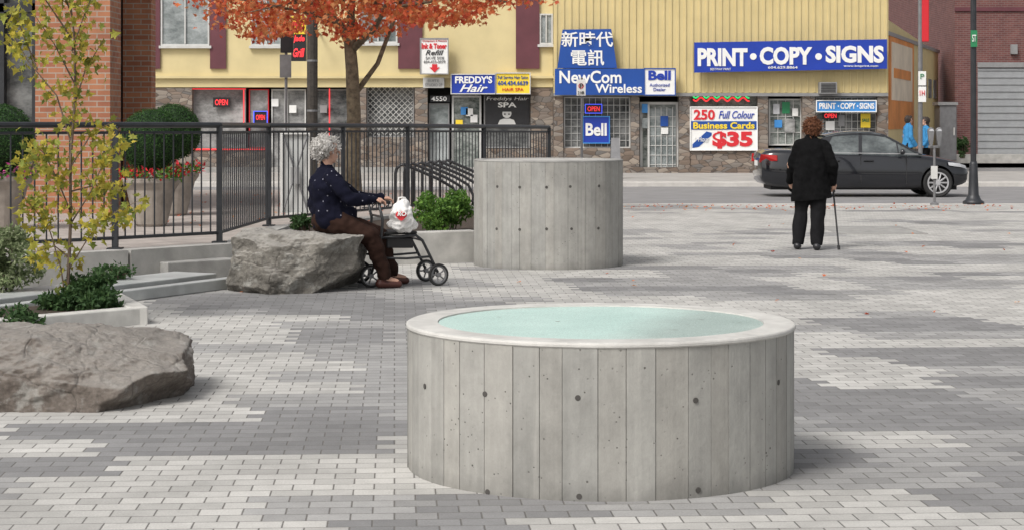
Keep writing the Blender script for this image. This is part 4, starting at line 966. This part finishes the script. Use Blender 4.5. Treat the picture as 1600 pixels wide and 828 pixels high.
sign('shop_sign','white square sign with large blue lettering above the shop door',(1007,1055,108,149),YY-.05,m_white,[('Bell',1013,1048,111,126,m_blue2,.04),('Authorized',1015,1046,131,136,m_blue2),('Dealer',1021,1040,138,143,m_blue2)],frame=m_blue)
T2=sign('shop_sign','long blue print shop sign with large white capitals on yellow wall',(1085,1386,65,114),YY-.1,m_blue2,[('PRINT',1090,1168,76,104,m_white,.045),('COPY',1187,1269,74,102,m_white,.045),('SIGNS',1290,1381,72,99,m_white,.045),('BESTWAY PRINT',1110,1142,107,110.5,m_white),('604.629.8864',1200,1246,104,108,m_white,.01),('www.bwprint.com',1318,1372,102,106,m_white,.01)],poly=[(1085,67),(1386,62),(1386,108),(1085,114)])
mb=MB()
for x in (1177,1279): mb.lathe(P(x,89,YY-.11),[(.1,-.008),(.1,.008)],16,ax=(0,1,0))
mb.build('bullet',m_white,T2)
sign('window_sign_or_reflection','square blue window sign with white lettering under the neon open sign',(911,952,183,224),Y+.2,m_blue2,[('Bell',915,948,193,213,m_white,.03)],th=.03,frame=m_cyan)
T2=sign('open_sign','red neon open sign with blue oval border in phone shop window',(914,941,163,178),Y+.2,m_black,[('OPEN',918,937,167,174.5,m_neonr,.01)],th=.03); outline(T2,914,941,163,178,Y+.16,m_neonb)
T2=sign('open_sign','red neon open sign in print shop window',(1285,1310,176,187),Y+.2,m_black,[('OPEN',1288,1307,178,185,m_neonr,.02)],th=.03)
sign('shop_sign','small sky blue print shop sign above the right window',(1276,1369,158,175),Y-.1,m_cyan,[('PRINT',1280,1306,161.5,171,m_white,.03),('·',1309,1311,165,168,m_white,.05),('COPY',1313,1337,161.5,171,m_white,.03),('·',1339,1341,165,168,m_white,.05),('SIGNS',1343,1366,161.5,171,m_white,.03)],frame=m_white)
T2=sign('business_card_sign','large white red and blue offer sign with price in shop window',(1079,1183,168,235),Y+.0,m_white,[('250',1084,1117,172,188,m_red,.03),('Full Colour',1123,1179,174,186,m_blue2,.01,.3),('$35',1113,1176,206,233,m_red,.05)],th=.04,frame=m_white)
MB().pb(1079,1183,190,203,Y-.015,.02).build('blue_band',m_blue,T2); txt('Business Cards',1083,1179,191.5,202,Y-.02,m_sgy,T2,.03)
MB().prism([P(x,y,Y-.01) for x,y in ((1082,226),(1104,206),(1112,208),(1112,212),(1092,230),(1082,232))],(0,.008,0)).build('blue_arrow',m_blue,T2); txt('1 Hour',1086,1108,214,222,Y-.016,m_white,T2)
T2=thing('neon_wave','wavy green and red neon tubes above the offer sign','neon sign',(X(1128,Y),Y+.1,Z(160,Y)))
for mt_,dy in ((m_neong,0),(m_neonr,5)):
    pts=[P(1083+i*1.1,151+dy+2.8*math.sin(i*.42),Y+.12) for i in range(81)]; MB().tube(pts,.024,5).build('neon_tube',mt_,T2)
# ------------------------------------------------------------ far right
Y=100; T=thing('mauve_building','large plain mauve building far behind the yellow shop','building',(X(1440,Y),Y,0))
MB().box(X(1340,Y),X(1494,Y),Y,Y+15,0,16).build('wall',m_pink,T); 
for k in range(3): MB().pb(1388,1496,30+k*55,33+k*55,Y-.06,.08).build('wall_band',m_mar,T)
win(T,1466,1488,140,240,Y-.1,m_win,m_gframe,2,name='door')
Y=72; T=thing('brick_building','dark red brick building with grey shutter doors at right edge','building',(X(1560,Y),Y,0))
MB().box(X(1492,Y),X(1800,Y),Y,Y+20,0,14).build('wall',m_brickd,T)
MB().pb(1492,1800,12,18,Y-.06,.06).build('wall_band',m_mar,T); MB().pb(1528,1700,98,106,Y-.12,.12).build('lintel',m_gframe,T)
for a,b in ((1528,1620),(1628,1720)):
    mb=MB(); mb.pb(a,b,107,243,Y-.05,.05)
    for k in range(12): mb.pb(a,b,109+k*11,111+k*11,Y-.08,.03)
    mb.build('shutter_door',m_gar,T)
MB().box(X(1480,Y),X(1800,Y),Y-1.2,Y-.09,0,.32).build('loading_step',m_conc,T)
MB().pb(1580,1590,70,85,Y-.15,.15).build('wall_light',m_gframe,T)
Y=64
T=thing('utility_cabinet','grey tall utility cabinet beside the side wall of the print shop','cabinet',(X(1480,Y),Y,0))
MB().pb(1468,1495,165,252,Y,.8).build('cabinet_body',m_greym,T,bevel=.03); MB().pb(1466,1497,160,165,Y-.05,.9).build('lid',m_gframe,T); MB().pb(1490,1492,200,212,Y-.04,.04).build('handle',m_frame,T)
shrub('green_shrub','small distant green shrub in front of the brick building',(1492,1516),(212,246),68.,.3,500,.12,m_dk_leaf)
# ------------------------------------------------------------ brick cafe on patio left
Y=25.6; T=thing('brick_building','orange brick building corner with tall dark windows at upper left','building',(X(100,Y),Y,PZ))
MB().box(X(55,Y),X(172,Y),Y,Y+.7,PZ,5.5).build('brick_pier',m_brick,T)
Y2=27.6; MB().box(X(192,Y2),X(236,Y2),Y2,Y2+.35,PZ,5.5).build('brick_pier',m_brick,T)
MB().box(X(-300,Y),X(54.5,Y),Y+.35,Y+.5,PZ+.5,5.5).build('window_glass',m_win,T)
mb=MB()
for x in (-60,-8,44): mb.box(X(x,Y),X(x+8,Y),Y+.2,Y+.34,PZ,5.5)
mb.box(X(-300,Y),X(54,Y),Y+.2,Y+.33,PZ+2.7,PZ+2.82); mb.build('window_frame',m_rail,T)
MB().box(X(-300,Y),X(54,Y),Y+.1,Y+.5,PZ,PZ+.5).build('brick_base',m_brick,T)
MB().box(X(150,Y2),X(192,Y2),Y2+.3,Y2+.34,PZ,5.5).build('side_window_glass',m_winl,T)
MB().box(X(186,Y2),X(191.8,Y2),Y2+.2,Y2+.29,PZ,5.5).build('side_window_frame',m_rail,T)
MB().pb(160,183,118,150,Y2+.1,.03).build('window_sign_or_reflection',m_blue2,T)  # blue panel standing in for a sign's reflection in the side window
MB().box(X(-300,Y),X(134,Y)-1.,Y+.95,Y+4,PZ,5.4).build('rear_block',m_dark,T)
MB().box(X(-300,Y),X(236,Y2)-.02,Y-.1,Y2+.34,5.502,6.).build('cornice',m_conc2,T)
